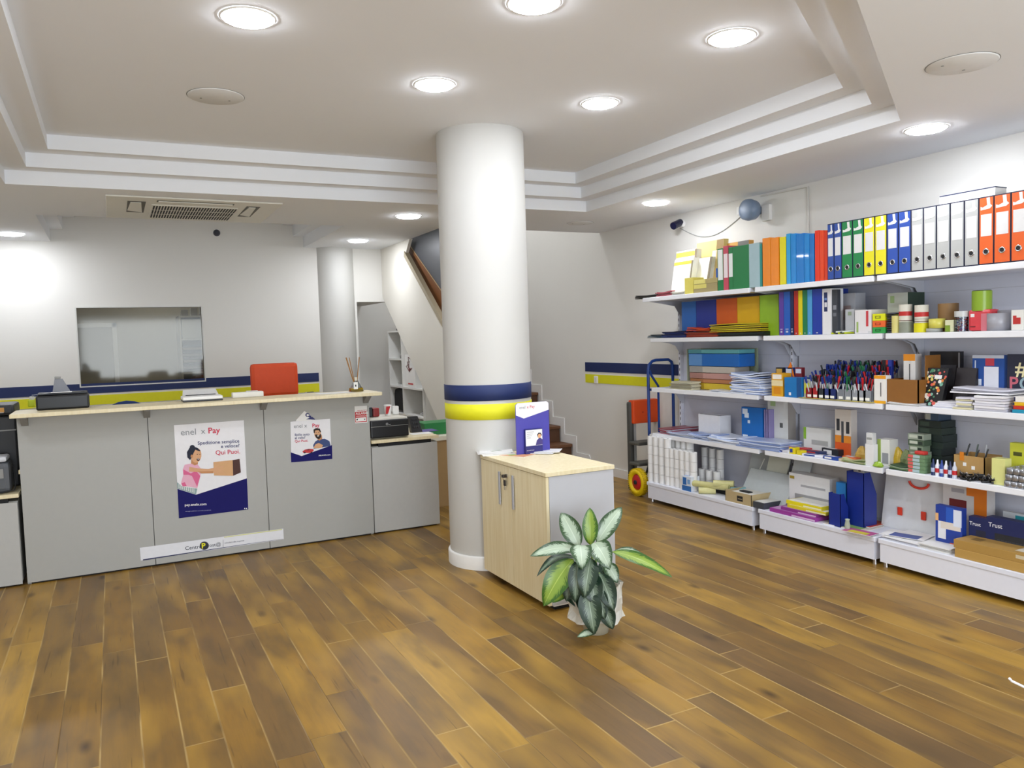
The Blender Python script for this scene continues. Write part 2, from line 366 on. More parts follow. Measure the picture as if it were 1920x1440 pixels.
# ================================================================ ceiling fittings
EM = mat('#F3F7FF', emit=LAMP)
def lamp(x, y, z, label, r=.098):
    t = thing('ceiling_light', label, 'ceiling light', (x, y, z), 'round recessed ceiling lights')
    k = MB(); k.lathe((x, y, z), [(r, -.004), (r+.012, -.006), (r+.016, -.002), (r+.016, -.0005)], WHITE, 36, caps=False); k.obj('rim', t)
    k = MB(); k.lathe((x, y, z), [(0.0001, -.014), (r*.88, -.0138), (r*.98, -.010), (r, -.004)], EM, 36, caps=False); k.obj('diffuser', t)
    return t
lamp(.573, 3.413, ZC+.27, 'glowing round ceiling light high on the left in the raised ceiling')
lamp(1.593, 2.83, ZC+.27, 'glowing round ceiling light cut by the top edge of the photo')
lamp(1.593, 3.923, ZC+.27, 'glowing round ceiling light just in front of the big column top')
lamp(2.614, 2.804, ZC+.27, 'glowing round ceiling light nearest the right end of the raised ceiling')
lamp(2.608, 3.885, ZC+.27, 'glowing round ceiling light right of the big column top')
lamp(-.753, 8.397, ZC, 'glowing round ceiling light at the left edge near the back wall')
lamp(2.347, 6.483, ZC, 'small glowing ceiling light left of the column, the nearer of the pair')
lamp(2.385, 8.181, ZC, 'small glowing ceiling light before the rear pier')
lamp(4.071, 5.275, ZC, 'glowing round ceiling light above the left end of the shelves')
lamp(4.05, 2.847, ZC, 'glowing round ceiling light above the lever arch files')
lamp(3.9, 8.0, 4.6, 'round ceiling light at the top of the stairwell, the nearer one', .13); lamp(3.9, 9.6, 4.6, 'round ceiling light at the top of the stairwell, the farther one', .13); lamp(.6, 10.0, 2.6, 'round ceiling light of the back office', .085); lamp(-1.7, 6.7, ZC, 'round ceiling light over the left end of the counter')  # unseen lamps added to brighten the stairwell, back office and back wall
# the same row carries on over the front of the shop
lamp(-1.3, 4.4, ZC, 'round ceiling light over the left aisle'); lamp(-1.3, 1.6, ZC, 'round ceiling light over the left aisle by the entrance')
lamp(1.2, .3, ZC, 'round ceiling light over the entrance'); lamp(3.4, .3, ZC, 'round ceiling light over the entrance by the right wall')
for x, y, z, r, lab in ((.574, 4.534, ZC+.27, .14, 'blank white disc cover in the raised ceiling'), (3.2, 2.09, ZC, .13, 'flush round ceiling speaker disc at the upper right'), (4.06, 6.436, ZC, .12, 'faint flush ceiling disc near the stair opening')):
    k = MB(); k.lathe((x, y, z), [(r+.004, -.0006), (r+.004, -.003), (r, -.006), (0.0001, -.006)], mat('#E3E3E1', .6), 40, caps=False)
    k.lathe((x, y, z), [(r+.008, -.0008), (r+.004, -.0012)], GREYD, 40, caps=False)
    for a in (.5, 2.6): k.cyl((x+r*.6*math.cos(a), y+r*.6*math.sin(a), z-.0075), (x+r*.6*math.cos(a), y+r*.6*math.sin(a), z-.006), .006, m=GREYD, n=8)
    tag(k.obj('ceiling_disc', loc=(x, y, z)), lab, 'ceiling cover')
# air conditioner cassette
CRM = mat('#E8E6DC', .5); AX0, AX1, AY0, AY1, AZ = .02, 1.22, 6.14, 7.14, ZC-.012
t = thing('ceiling_air_conditioner', 'cream ceiling air conditioner cassette with slotted grille above the counter', 'air conditioner', (.6, 6.6, ZC))
k = MB(); k.cbox((AX0, AY0, AZ), (AX1, AY1, ZC-.0005), CRM, .012); k.obj('panel', t)
k = MB(); k.cbox((.32, 6.4, AZ-.006), (.93, 7.02, AZ), CRM, .004)
for i in range(30):
    x = .335+i*.02
    for y0, y1 in ((6.43, 6.6), (6.63, 6.8), (6.83, 7.0)): k.box((x, y0, AZ-.0075), (x+.011, y1, AZ-.006), BLACKM)
k.obj('intake_grille', t)
k = MB(); k.box((.35, 6.22, AZ-.002), (.88, 6.29, AZ), mat('#6E6C60', .6)); k.cbox((.36, 6.235, AZ-.008), (.87, 6.272, AZ-.002), CRM, .002); k.obj('air_flap', t)
for x0, x1, nm in ((.16, .28, 'a'), (.98, 1.08, 'b')):
    k = MB(); k.box((x0, 6.3, AZ-.002), (x1, 6.8, AZ), mat('#5D5A50', .6)); k.prism([(x0+.02, 6.33, AZ-.006), (x1-.03, 6.33, AZ-.006), (x1-.012, 6.77, AZ-.006), (x0+.005, 6.7, AZ-.006)], (0, 0, .004), CRM); k.obj('corner_cover', t)
# sensors and siren
k = MB(); c = onY(406, 437, YB); k.lathe((c.x, YB-.002, c.z), [(.036, 0), (.036, -.02), (.028, -.04), (.012, -.052), (.0001, -.054)], mat('#3B3D49', .3), 20, 'Y'); k.lathe((c.x, YB-.002, c.z), [(.04, 0), (.04, -.01)], WHITE, 20, 'Y')
tag(k.obj('motion_sensor', loc=(c.x, YB, c.z)), 'small dark round sensor high on the back wall above the office window', 'sensor')
t = thing('dome_camera', 'small dark security camera on the right wall above the left shelves', 'camera', onX(1276, 421, XR))
c = onX(1276, 421, XR-.03); k = MB(); k.cyl((XR-.001, c.y, c.z+.01), (XR-.03, c.y, c.z+.01), .035, .03, WHITE); k.obj('bracket', t)
k = MB(); k.cyl((XR-.03, c.y, c.z+.02), (XR-.13, c.y-.02, c.z-.02), .032, .034, mat('#15183A', .25)); k.obj('camera_body', t)
t = thing('alarm_speaker', 'blue-grey horn speaker with white bracket high on the right wall', 'speaker', onX(1410, 395, XR))
c = onX(1412, 394, XR-.08); k = MB(); k.lathe((XR-.001, c.y, c.z), [(.03, 0), (.03, -.05), (.075, -.07), (.085, -.12), (.08, -.155), (.05, -.165), (.0001, -.165)], mat('#7C8DA6', .4), 28, 'X'); k.obj('horn', t)
k = MB(); k.cbox((XR-.05, c.y+.07, c.z-.01), (XR-.001, c.y+.22, c.z+.06), WHITE, .01); k.box((XR-.056, c.y+.15, c.z+.0), (XR-.05, c.y+.17, c.z+.05), GREYD); k.box((XR-.03, c.y-.12, c.z-.09), (XR-.001, c.y-.04, c.z+.03), WHITE); k.obj('junction_box', t)
k = MB(); a = onX(1275, 428, XR-.006); b_ = onX(1390, 405, XR-.006)
k.tube([a + (b_-a)*s + Vector((0, 0, -.12*math.sin(math.pi*s))) for s in [i/14 for i in range(15)]], .0035, GREY)
tag(k.obj('alarm_cable', loc=a), 'thin sagging cable between the security camera and the speaker', 'cable')
k = MB(); a = onX(1515, 349, XR-.008); k.tube([(XR-.008, a.y, 1.9), (XR-.008, a.y, a.z-.005), (XR-.008, Yat(1428, XR, ZC-.02), ZC-.015)], .007, mat('#DDDAD2', .6))
tag(k.obj('cable_conduit', loc=a), 'pale conduit running down the right wall behind the colourful folders', 'conduit')
k = MB(); a = onX(1118, 712, XR-.004); k.cbox((XR-.012, a.y-.035, a.z-.04), (XR-.0005, a.y+.035, a.z+.04), WHITE, .004); k.box((XR-.014, a.y-.015, a.z-.022), (XR-.012, a.y+.015, a.z+.022), mat('#E2E1DC', .4))
tag(k.obj('light_switch', loc=a), 'white switch plate set in the yellow stripe of the right wall', 'light switch')

# ================================================================ stairs
SIDE = mat('#E3DFD4', .8, var=.015, scale=3); STW = mat('#6B4529', .5, var=.12, scale=12)
t = thing('staircase', 'brown wooden stairs climbing along the right wall behind the column', 'stairs', (4.0, 7.4, 0))
for i in range(13):
    y = 7.41+.26*i; z = .075+.185*i
    k = MB(); k.box((3.52, y+.02, max(0, z-.2)), (XR-.016, y+.30, z-.035), mat('#5C3B23', .55, var=.1)); k.cbox((3.5, y-.01, z-.035), (XR-.016, y+.3, z), STW, .008); k.obj('step', t)
P = [(2.88, 6.9, .38), (2.88, 6.9, 1.51), (2.88, 8.07, 2.41), (2.88, 7.9, ZC-.001), (2.88, YB-.001, ZC-.001), (2.88, YB-.001, 2.02)]
k = MB(); k.prism([(2.862, y, z) for _, y, z in P], (.033, 0, 0), SIDE); k.obj('side_panel', t)
k = MB(); k.prism([(2.85, 6.88, 1.495), (2.85, 6.88, 1.55), (2.85, 8.06, 2.46), (2.85, 8.075, 2.405)], (.05, 0, 0), mat('#A3977E', .5)); k.obj('handrail_cap', t)
XS = 2.94; q = lambda px, py: onX(px, py, XS)
a, b, c_, d_ = q(770, 463), q(846, 572), q(846, 640), q(758, 470)
k = MB(); k.prism([a, b, c_, d_], (.02, 0, 0), mat('#7A4A20', .4, var=.1)); k.obj('stringer_board', t)
k = MB(); k.prism([q(762, 440), q(762, 470), a, b, q(846, 415)], (.012, 0, 0), mat('#45484F', .4)); k.obj('smoked_screen', t)
k = MB(); k.prism([a+Vector((-.004, 0, .012)), b+Vector((-.004, 0, .012)), b+Vector((-.004, 0, 0)), a+Vector((-.004, 0, 0))], (.006, 0, 0), mat('#B59A70', .4)); k.obj('screen_trim', t)
# open cube shelving under the stairs
t = thing('cube_shelving', 'white cube shelving tucked under the sloping stair side', 'shelving', (3.1, 8.3, 0)); LW = mat('#E5E4DF', .5)
zz = [.36, .67, .975, 1.29, 1.61]
k = MB(); k.box((2.9, 8.865, .0), (3.3, 8.885, 1.62), LW); k.box((2.9, 8.41, 0), (3.3, 8.43, 1.62), LW); k.box((2.9, 7.77, 0), (3.3, 7.79, 1.16), LW); k.obj('upright_panel', t)
for z in zz: k = MB(); k.box((2.9, 8.43, z-.009), (3.3, 8.865, z+.009), LW); k.obj('shelf_board', t)
for z in zz[:3]: k = MB(); k.box((2.9, 7.79, z-.009), (3.3, 8.41, z+.009), LW); k.obj('shelf_board', t)
k = MB(); k.box((3.3, 7.79, 0), (3.31, 8.885, 1.62), mat('#D7D4CB', .6)); k.obj('back_panel', t)
k = MB(); k.prism([(2.92, 7.768, 0), (2.92, 6.95, 0), (2.92, 6.95, .4), (2.92, 7.768, 1.08)], (.02, 0, 0), mat('#CFCFC8', .55))
tag(k.obj('closet_panel', loc=(2.92, 7.4, 0)), 'grey-white triangular closet panel below the slope of the stairs', 'panel')
def solo(name, mb, label, cat, group=None, loc=None):
    if loc is None:
        lo = [min(v[i] for v in mb.v) for i in range(3)]; hi = [max(v[i] for v in mb.v) for i in range(3)]; loc = ((lo[0]+hi[0])/2, (lo[1]+hi[1])/2, lo[2])
    return tag(mb.obj(name, loc=loc), label, cat, group)
def bx(a, b, m, c=.003): return MB().cbox(a, b, m, c)
solo('router', bx((2.95, 8.5, 1.62), (3.15, 8.72, 1.65), BLACKM, .01), 'black box on top of the cube shelving under the stairs', 'device')
k = MB(); k.lathe((3.02, 8.6, 1.3), [(.05, 0), (.05, .06), (.035, .07), (.035, .1), (.045, .11), (.04, .2), (.02, .24), (.0001, .24)], mat('#D9DCDA', .2)); solo('lantern', k, 'pale ornament jar in the top cube under the stairs', 'ornament')
for i in range(4): solo('figurine', MB().lathe((2.95+.02*(i % 2), 8.47+.05*i, 1.299), [(.014, 0), (.016, .02), (.008, .035), (.0001, .04)], mat('#B9B4AA' if i % 2 else '#6C6A66', .5), 10), 'tiny trinket in the top cube under the stairs', 'ornament', 'trinkets in the top cube')
k = MB(); k.tube([(2.96, 8.46, 1.01), (3.0, 8.55, 1.0), (3.0, 8.66, 1.0), (2.96, 8.75, 1.01)], .005, GREYD); k.cbox((2.95, 8.44, .985), (3.1, 8.62, 1.0), PAPER, .002); solo('eyeglasses', k, 'thin wire item lying in the second cube under the stairs', 'eyeglasses')
solo('backpack', MB().cbox((2.92, 8.45, .686), (3.15, 8.84, .955), mat('#15161B', .75), .07), 'black bag filling the third cube under the stairs', 'bag')
k = MB(); c0 = onX(764, 695, 2.9); k.box((2.897, 7.99, 1.0), (2.9, 8.31, 1.35), PAPER); k.box((2.8955, 8.06, 1.02), (2.897, 8.22, 1.035), RED)
for i in range(3): k.tube([(2.895, 8.1+.04*i, 1.3-.03*i), (2.895, 8.18+.04*i, 1.32-.05*i), (2.895, 8.16, 1.16), (2.895, 8.08+.03*i, 1.2)], .004, mat('#7C4A4A', .7), 6)
solo('drawing_sheet', k, 'white sheet with a small red drawing hung over the cube shelving', 'sheet of paper')
k = MB(); k.tube([(2.95, 8.0, .70), (2.95, 7.95, .73), (2.97, 7.9, .70), (2.95, 7.86, .72), (3.0, 7.95, .695), (2.96, 8.05, .70)], .006, CHROME); solo('cable_coil', k, 'silvery tangled cable in the lower right cube under the stairs', 'cable')
solo('storage_box', bx((2.93, 8.5, .372), (3.1, 8.8, .5), DGREY, .01), 'dark box in the lowest cube under the stairs', 'box')

# ================================================================ service counter
CY = 5.88
t = thing('service_counter', 'long grey reception counter with pale wood top', 'counter', (.6, 5.9, 0))
for i, (a, b) in enumerate(((-.565, .19), (.194, .956), (.96, 1.747))):
    k = MB(); k.cbox((a, CY, .012), (b, CY+.02, 1.094), GREY, .0015); k.obj('front_panel', t)
k = MB(); k.box((-.565, CY+.02, .0), (-.545, CY+.62, 1.094), GREY); k.box((1.727, CY+.02, 0), (1.747, CY+.62, 1.094), GREY); k.obj('side_panel', t)
k = MB(); k.box((-.545, CY+.022, 0), (1.727, CY+.03, .04), BLACKM); k.obj('plinth', t)
k = MB(); k.box((-.544, CY+.021, .041), (1.726, CY+.026, 1.09), GREYD); k.obj('backing_board', t)
k = MB(); k.cbox((-.575, CY+.02, .72), (1.747, CY+.7, .745), MAPLE, .002); k.obj('desk_top', t)
k = MB(); k.cbox((-.585, 5.70, 1.095), (1.80, 6.08, 1.12), MAPLE, .003); k.obj('counter_top', t)
for x in (-.52, .19, .956, 1.72):
    k = MB(); k.prism([(x-.02, CY-.001, 1.03), (x-.02, CY-.001, 1.094), (x-.02, 5.78, 1.094), (x-.02, 5.78, 1.085)], (.04, 0, 0), GREYD); k.obj('bracket', t)
def cab(name, x0, x1, h, label, seam=None):
    t = thing(name, label, 'cabinet', ((x0+x1)/2, CY+.3, 0))
    k = MB(); k.box((x0, CY+.02, .03), (x1, CY+.6, h-.05), GREY); k.obj('body', t)
    k = MB(); k.cbox((x0+.002, CY, .012), (x1-.002, CY+.018, h-.055), mat('#B6B6B2', .5), .0015); k.obj('front_panel', t)
    k = MB(); k.cbox((x0, CY-.01, h-.025), (x1+.01, CY+.66, h), MAPLE, .003); k.obj('top', t)
    k = MB(); k.box((x0+.06, CY+.012, h-.055), (x1-.05, CY+.05, h-.026), BLACKM); k.obj('gap_rail', t)
    k = MB(); k.box((x0+.02, CY+.03, 0), (x1-.02, CY+.06, .03), BLACKM); k.obj('plinth', t)
cab('low_cabinet', 1.752, 2.30, .735, 'low grey desk cabinet joined to the right end of the counter')
cab('low_cabinet', -1.75, -.59, .60, 'low grey desk cabinet joined to the left end of the counter')

# posters (drawn on the counter front from their places there)
def on_counter(pts, lift): return [Vector((onY(x, y, CY).x, CY-lift, onY(x, y, CY).z)) for x, y in pts]
def zm(pts, x0=260, y0=740, s=4.0): return [(x0+x/s, y0+y/s) for x, y in pts]
class Sheet:
    def __init__(s, th=.002): s.l = th; s.b = MB()
    def p(s, pts, m): s.l += .00012; s.b.poly(on_counter(pts, s.l), m); return s
    def ell(s, cx, cy, rx, ry, m, rot=0, n=18, a0=0, a1=2*math.pi):
        c, q = math.cos(rot), math.sin(rot); return s.p([(cx+rx*math.cos(t)*c-ry*math.sin(t)*q, cy+rx*math.cos(t)*q+ry*math.sin(t)*c) for t in [a0+(a1-a0)*i/n for i in range(n)]], m)
    def t(s, txt, px, py, size, m, bold=0, slope=-.055, align='LEFT'):
        s.l += .0001; o = on_counter([(px, py)], s.l)[0]; u = on_counter([(px+50, py+50*slope)], s.l)[0]-o
        s.b.text(txt, size, m, o, u, (0, 0, 1), align, bold); return s
SKIN = mat('#D8A67C', .7); SKIN2 = mat('#C48A5C', .7); HAIR = mat('#1B1F33', .7); PINK = mat('#D9648F', .7); PINKL = mat('#E6AEC2', .7); INDIGO = mat('#14115F', .6, spec=.2)
PGREY = mat('#8A8D90', .6); PRED = mat('#D02B4B', .6); PBLUE = mat('#2B2E6B', .6); POST = mat('#E9E8EA', .5)
t = thing('poster', 'large poster of a laughing woman holding out a parcel on the counter front', 'poster', (.59, CY, .317))
T = [(268, 228), (790, 190), (822, 860), (302, 928)]
k = MB(); pts = [Vector((.356, CY-.0015, .966)), Vector((.819, CY-.0015, .966)), Vector((.819, CY-.0015, .317)), Vector((.356, CY-.0015, .317))]; k.prism(pts, (0, .001, 0), POST); k.obj('sheet', t)
def Zp(pts): return zm(pts)
s = Sheet(.0016)
s.p(Zp([(291, 706), (430, 750), (812, 627), (822, 860), (302, 927)]), INDIGO); s.b.obj('blue_field', t)
s = Sheet(.0018)
s.p(Zp([(287, 655), (330, 690), (440, 705), (430, 748), (291, 704)]), mat('#8FA6A4', .7))
for i in range(9): s.p(Zp([(300+14*i, 665+4*i), (304+14*i, 667+4*i), (306+14*i, 702+4.4*i), (300+14*i, 700+4.4*i)]), mat('#E5E5E0', .7))
s.p(Zp([(345, 525), (400, 515), (440, 520), (470, 560), (460, 620), (440, 700), (380, 690), (325, 680), (318, 660), (335, 600), (330, 560)]), PINKL)
s.p(Zp([(335, 560), (390, 590), (430, 570), (462, 610), (438, 690), (400, 610), (372, 600), (335, 600)]), PINK)
s.p(Zp([(320, 665), (345, 655), (360, 685), (330, 688)]), PINK)
s.p(Zp([(395, 480), (440, 480), (445, 520), (420, 530), (392, 515)]), SKIN2)
s.ell(*Zp([(432, 455)])[0], 9.5, 14, SKIN, .12)
s.p(Zp([(365, 470), (362, 430), (380, 400), (400, 385), (440, 398), (464, 420), (455, 425), (425, 412), (410, 440), (400, 470), (385, 490)]), HAIR)
s.ell(*Zp([(402, 395)])[0], 5, 4.5, HAIR)
s.ell(*Zp([(398, 462)])[0], 2.2, 3.2, SKIN2)
s.ell(*Zp([(446, 486)])[0], 2.9, 2.6, mat('#4A1D1D', .7)); s.p(Zp([(440, 480), (454, 481), (452, 485), (441, 484)]), WHITE)
s.p(Zp([(464, 448), (470, 466), (462, 468)]), SKIN); s.ell(*Zp([(440, 446)])[0], 1.4, .6, HAIR); s.ell(*Zp([(458, 446)])[0], 1.1, .6, HAIR)
s.p(Zp([(560, 505), (704, 490), (708, 608), (565, 605)]), mat('#D6A777', .7)); s.p(Zp([(704, 490), (756, 481), (766, 582), (708, 608)]), mat('#4E2F28', .7))
s.p(Zp([(380, 540), (440, 552), (520, 556), (575, 548), (578, 572), (520, 582), (440, 580), (378, 575)]), SKIN)
s.p(Zp([(440, 575), (560, 572), (560, 588), (470, 590)]), SKIN2)
for a, b, c, d in (((560, 548), (600, 520), (606, 526), (572, 562)), ((568, 550), (636, 532), (637, 541), (575, 568)), ((570, 560), (642, 556), (640, 565), (572, 574)), ((566, 566), (636, 578), (632, 586), (566, 580)), ((560, 572), (610, 592), (606, 598), (556, 584))): s.p(Zp([a, b, c, d]), SKIN)
s.b.obj('printed_picture', t)
s = Sheet(.0032)
s.t('enel', *Zp([(314, 305)])[0], .062, PGREY, .0); s.t('x', *Zp([(468, 293)])[0], .056, PGREY); s.t('Pay', *Zp([(520, 290)])[0], .058, PRED, .015); s.b.obj('logo_lettering', t); s = Sheet(.0034)
s.t('Spedizione semplice', *Zp([(755, 358)])[0], .0345, PBLUE, .008, align='RIGHT'); s.t('e veloce?', *Zp([(757, 392)])[0], .0345, PBLUE, .008, align='RIGHT'); s.t('Qui Puoi.', *Zp([(762, 440)])[0], .044, PRED, .008, align='RIGHT'); s.b.obj('headline', t); s = Sheet(.0034)
s.t('pay.enelx.com', *Zp([(345, 836)])[0], .025, WHITE, .015); s.t('messaggio pubblicitario con finalita promozionale', *Zp([(350, 878)])[0], .0085, mat('#B9B8D6', .6))
for i in range(2): s.ell(*Zp([(795+14*i, 853)])[0], 1.1, 1.1, WHITE)
s.b.obj('web_address', t)
t = thing('poster', 'smaller poster of a smiling bearded man above a toy car on the counter front', 'poster', (1.29, CY, .627))
k = MB(); q = [(1.147, .93), (1.44, .93), (1.44, .627), (1.14, .627)]; k.prism([(x, CY-.0015, z) for x, z in q], (0, .001, 0), POST); k.obj('sheet', t)
s = Sheet(.0017); s.p(Zp([(1140, 432), (1222, 460), (1450, 378), (1452, 482), (1144, 508)]), INDIGO); s.b.obj('blue_field', t)
s = Sheet(.0019)
s.p(Zp([(1308, 378), (1325, 350), (1350, 335), (1395, 330), (1430, 348), (1440, 384), (1385, 395), (1312, 405)]), mat('#3A4C7C', .7))
s.p(Zp([(1335, 300), (1372, 300), (1376, 332), (1355, 345), (1340, 335)]), SKIN2); s.ell(*Zp([(1341, 290)])[0], 6.2, 9.5, SKIN)
s.p(Zp([(1312, 285), (1310, 262), (1330, 250), (1358, 255), (1368, 280), (1360, 282), (1350, 266), (1325, 268), (1318, 290)]), mat('#2A1B17', .7))
s.p(Zp([(1320, 300), (1335, 298), (1350, 305), (1366, 292), (1368, 318), (1352, 334), (1332, 326)]), mat('#2A1B17', .7)); s.p(Zp([(1336, 307), (1354, 306), (1350, 313), (1340, 313)]), WHITE)
for x in (1330, 1348): s.ell(*Zp([(x, 284)])[0], 1.0, .6, HAIR)
s.p(Zp([(1325, 372), (1350, 362), (1382, 378), (1372, 398), (1345, 402), (1310, 400)]), SKIN)
s.p(Zp([(1228, 425), (1245, 412), (1275, 406), (1310, 408), (1312, 422), (1290, 436), (1235, 438)]), RED); s.p(Zp([(1250, 412), (1275, 407), (1292, 410), (1270, 418)]), mat('#7C1A20', .6))
for x in (1245, 1296): s.ell(*Zp([(x, 434)])[0], 1.6, 1.6, BLACKM)
s.b.obj('printed_picture', t)
s = Sheet(.0033); s.t('enel x', *Zp([(1162, 250)])[0], .040, PGREY); s.t('Pay', *Zp([(1300, 245)])[0], .040, PRED, .015); s.b.obj('logo_lettering', t); s = Sheet(.0034)
s.t('Bollo auto', *Zp([(1170, 310)])[0], .026, PBLUE, .01); s.t('al volo?', *Zp([(1170, 333)])[0], .026, PBLUE, .01); s.t('Qui Puoi.', *Zp([(1170, 358)])[0], .026, PRED, .01); s.b.obj('headline', t); s = Sheet(.0034)
s.t('pay.enelx.com', *Zp([(1350, 459)])[0], .0155, WHITE, .015); s.b.obj('web_address', t)
t = thing('folded_flyer', 'white flyer corner peeking out above the bearded man poster', 'flyer', onY(572, 780, CY))
s = Sheet(.0004); s.p(Zp([(1180, 192), (1243, 122), (1330, 190), (1325, 300), (1185, 300)]), PAPER); s.b.obj('sheet', t)
s = Sheet(.0006); s.p(Zp([(1255, 185), (1300, 165), (1322, 182), (1325, 188)]), PBLUE); s.ell(*Zp([(1266, 152)])[0], 4, 3.6, PBLUE); s.ell(*Zp([(1268, 153)])[0], 2.4, 2.0, PAPER); s.ell(*Zp([(1283, 164)])[0], 3, 2, PBLUE); s.b.obj('printed_logo', t)
t = thing('alarm_notice', 'small red and white alarm notice at the right end of the counter front', 'sign', onY(677, 790, CY))
def K7(pts): return [(640+x/7.2, 680+y/7.2) for x, y in pts]
s = Sheet(.0005); s.p(K7([(178, 590), (345, 580), (352, 808), (186, 818)]), PAPER); s.b.obj('sheet', t)
s = Sheet(.0008); s.p(K7([(182, 668), (340, 655), (345, 798), (188, 806)]), RED); s.p(K7([(192, 746), (333, 735), (336, 788), (196, 797)]), PAPER); s.p(K7([(202, 765), (225, 755), (222, 775), (204, 780)]), BLACKM); s.p(K7([(308, 755), (325, 758), (318, 772), (305, 768)]), BLACKM); s.b.obj('printed_fields', t)
s = Sheet(.0013); s.t('ALLARME', *K7([(195, 702)])[0], .0235, WHITE, .02); s.t('VIDEOSORVEGLIANZA', *K7([(198, 730)])[0], .0095, WHITE, .02); s.t('AREA PROTETTA', *K7([(212, 655)])[0], .0105, RED, .01); s.b.obj('lettering', t)
t = thing('shop_banner', 'long white Centro Posta banner along the foot of the counter', 'banner', (.58, CY, .06))
Q = lambda pts: zm(pts, 0, 860, 3.4286)
s = Sheet(.0015); s.p([(262, 1027), (531, 991), (532, 1011), (264, 1051)], mat('#E4E5E9', .5)); s.b.obj('sheet', t)
s = Sheet(.0018); s.p([(268, 1048.6), (470, 1018.5), (531, 1010.2), (531, 1010.6), (470, 1019.2), (268, 1050.8)], mat('#1C2456', .5)); s.p([(420, 1006.5), (529, 991.8), (529, 993.4), (420, 1008)], mat('#D8D98C', .5))
s.ell(383, 1023, 8.6, 7.8, mat('#14182E', .5), -.1, 24)
s.p([(418, 1012), (418.6, 1012), (418.6, 1026), (418, 1026)], BLACKM); s.b.obj('logo_disc', t)
s = Sheet(.0028); s.t('Centro', 347, 1031.5, .038, mat('#14182E', .5), .0, -.13); s.t('P', 377.8, 1028.2, .052, mat('#E9E20E', .5), .03, -.13); s.t('ost@', 392.5, 1025.3, .034, mat('#14182E', .5), 0, -.13); s.t('soluzioni alle imprese', 421, 1019.2, .0155, mat('#3A3D55', .5), .0, -.13); s.b.obj('lettering', t)

# things on the counter top (z 1.12)
CT = 1.1205
def P(px, py, z=CT): return onZ(px, py, z)
t = thing('printer', 'black inkjet printer at the left end of the counter top', 'printer', P(118, 765))
x0, x1 = Xat(68, 5.93, CT), Xat(168, 5.93, CT)
k = MB(); k.cbox((x0, 5.92, CT), (x1, 6.07, CT+.095), BLACK, .012); k.obj('body', t)
k = MB(); k.cbox((x0+.01, 5.95, CT+.096), (x1-.01, 6.07, CT+.11), mat('#26282C', .4), .004); k.obj('lid', t)
k = MB(); k.prism([(x0-.02, 5.93, CT+.1), (x0+.12, 5.93, CT+.112), (x0+.12, 5.95, CT+.112), (x0-.02, 5.95, CT+.1)], (0, 0, .003), mat('#6C7076', .3)); k.obj('paper_tray', t)
c = P(118, 738)
t = thing('phone_stand', 'clear wedge phone stand with a grey clip on the black printer', 'stand', (.0, 5.95, CT+.11)); xx = Xat(115, 5.94, CT+.11)
k = MB(); k.prism([(xx-.05, 5.93, CT+.111), (xx+.055, 5.93, CT+.111), (xx+.01, 5.96, CT+.2), (xx-.035, 5.96, CT+.2)], (0, .012, 0), mat('#A7ABB4', .15, trans=.5)); k.obj('wedge', t)
k = MB(); k.box((xx-.06, 5.925, CT+.11), (xx+.06, 5.98, CT+.114), WHITE); k.obj('foot', t)
k = MB(); k.cbox((xx-.035, 5.955, CT+.2), (xx, 5.985, CT+.215), GREYD, .003); k.obj('clip', t)
c = P(59, 763); k = MB(); k.cbox((c.x-.02, c.y, CT), (c.x+.022, c.y+.03, CT+.05), mat('#C9D71A', .4), .006); k.obj
t = thing('highlighter_bottle', 'yellow-green bottle with pale cap at the left end of the counter', 'bottle', c)
k.obj('body', t); k = MB(); k.cyl((c.x+.005, c.y+.015, CT+.05), (c.x+.005, c.y+.015, CT+.072), .014, m=mat('#D8D8CF', .4)); k.obj('cap', t)
k = MB(); rnd = random.Random(3)
for i in range(7):
    c = P(83+i*10, 764-i*.8); M = Matrix.Translation(c) @ Matrix.Rotation(rnd.uniform(-.6, .6), 4, 'Z') @ Matrix.Rotation(rnd.uniform(-.06, .06), 4, 'Y')
    k.box((-.06, -.03, .001+.002*i), (.06, .03, .002+.002*i), mat(('#A9C4A6', '#93B49A', '#C3CDBB')[i % 3], .7), M)
solo('banknote_pile', k, 'loose pale green slips lying at the left end of the counter', 'paper slips')
c = P(134, 760); solo('adhesive_roll', bx((c.x-.03, c.y, CT+.012), (c.x+.045, c.y+.03, CT+.03), mat('#B9C4C0', .3), .004), 'small pale grey box on the green slips', 'box')
t = thing('scanner', 'white flat scanner on the middle of the counter top', 'scanner', P(377, 748)); a, b = P(341, 753), P(413, 748)
k = MB(); k.cbox((a.x, 5.86, CT), (b.x, 6.07, CT+.012), BLACK, .003); k.obj('base', t)
k = MB(); k.cbox((a.x, 5.86, CT+.012), (b.x, 6.07, CT+.035), WHITE, .006); k.obj('lid', t)
k = MB(); k.prism([(a.x+.01, 6.03, CT+.036), (b.x-.01, 6.03, CT+.036), (b.x-.02, 6.1, CT+.075), (a.x+.02, 6.1, CT+.075)], (0, .004, 0), mat('#DADAD8', .5)); k.box((a.x+.03, 6.02, CT+.036), (b.x-.03, 6.03, CT+.041), BLACK); k.obj('feeder', t)
c = P(474, 741); solo('card_box', bx((c.x-.045, c.y, CT), (c.x+.04, c.y+.03, CT+.035), WHITE, .003), 'small white card box on the counter in front of the orange chair', 'box')
c = P(430, 742); solo('receipt_printer', bx((c.x-.02, 6.0, CT), (c.x+.2, 6.07, CT+.04), mat('#E9E7DF', .5), .008), 'cream desk device behind the white card box', 'device')
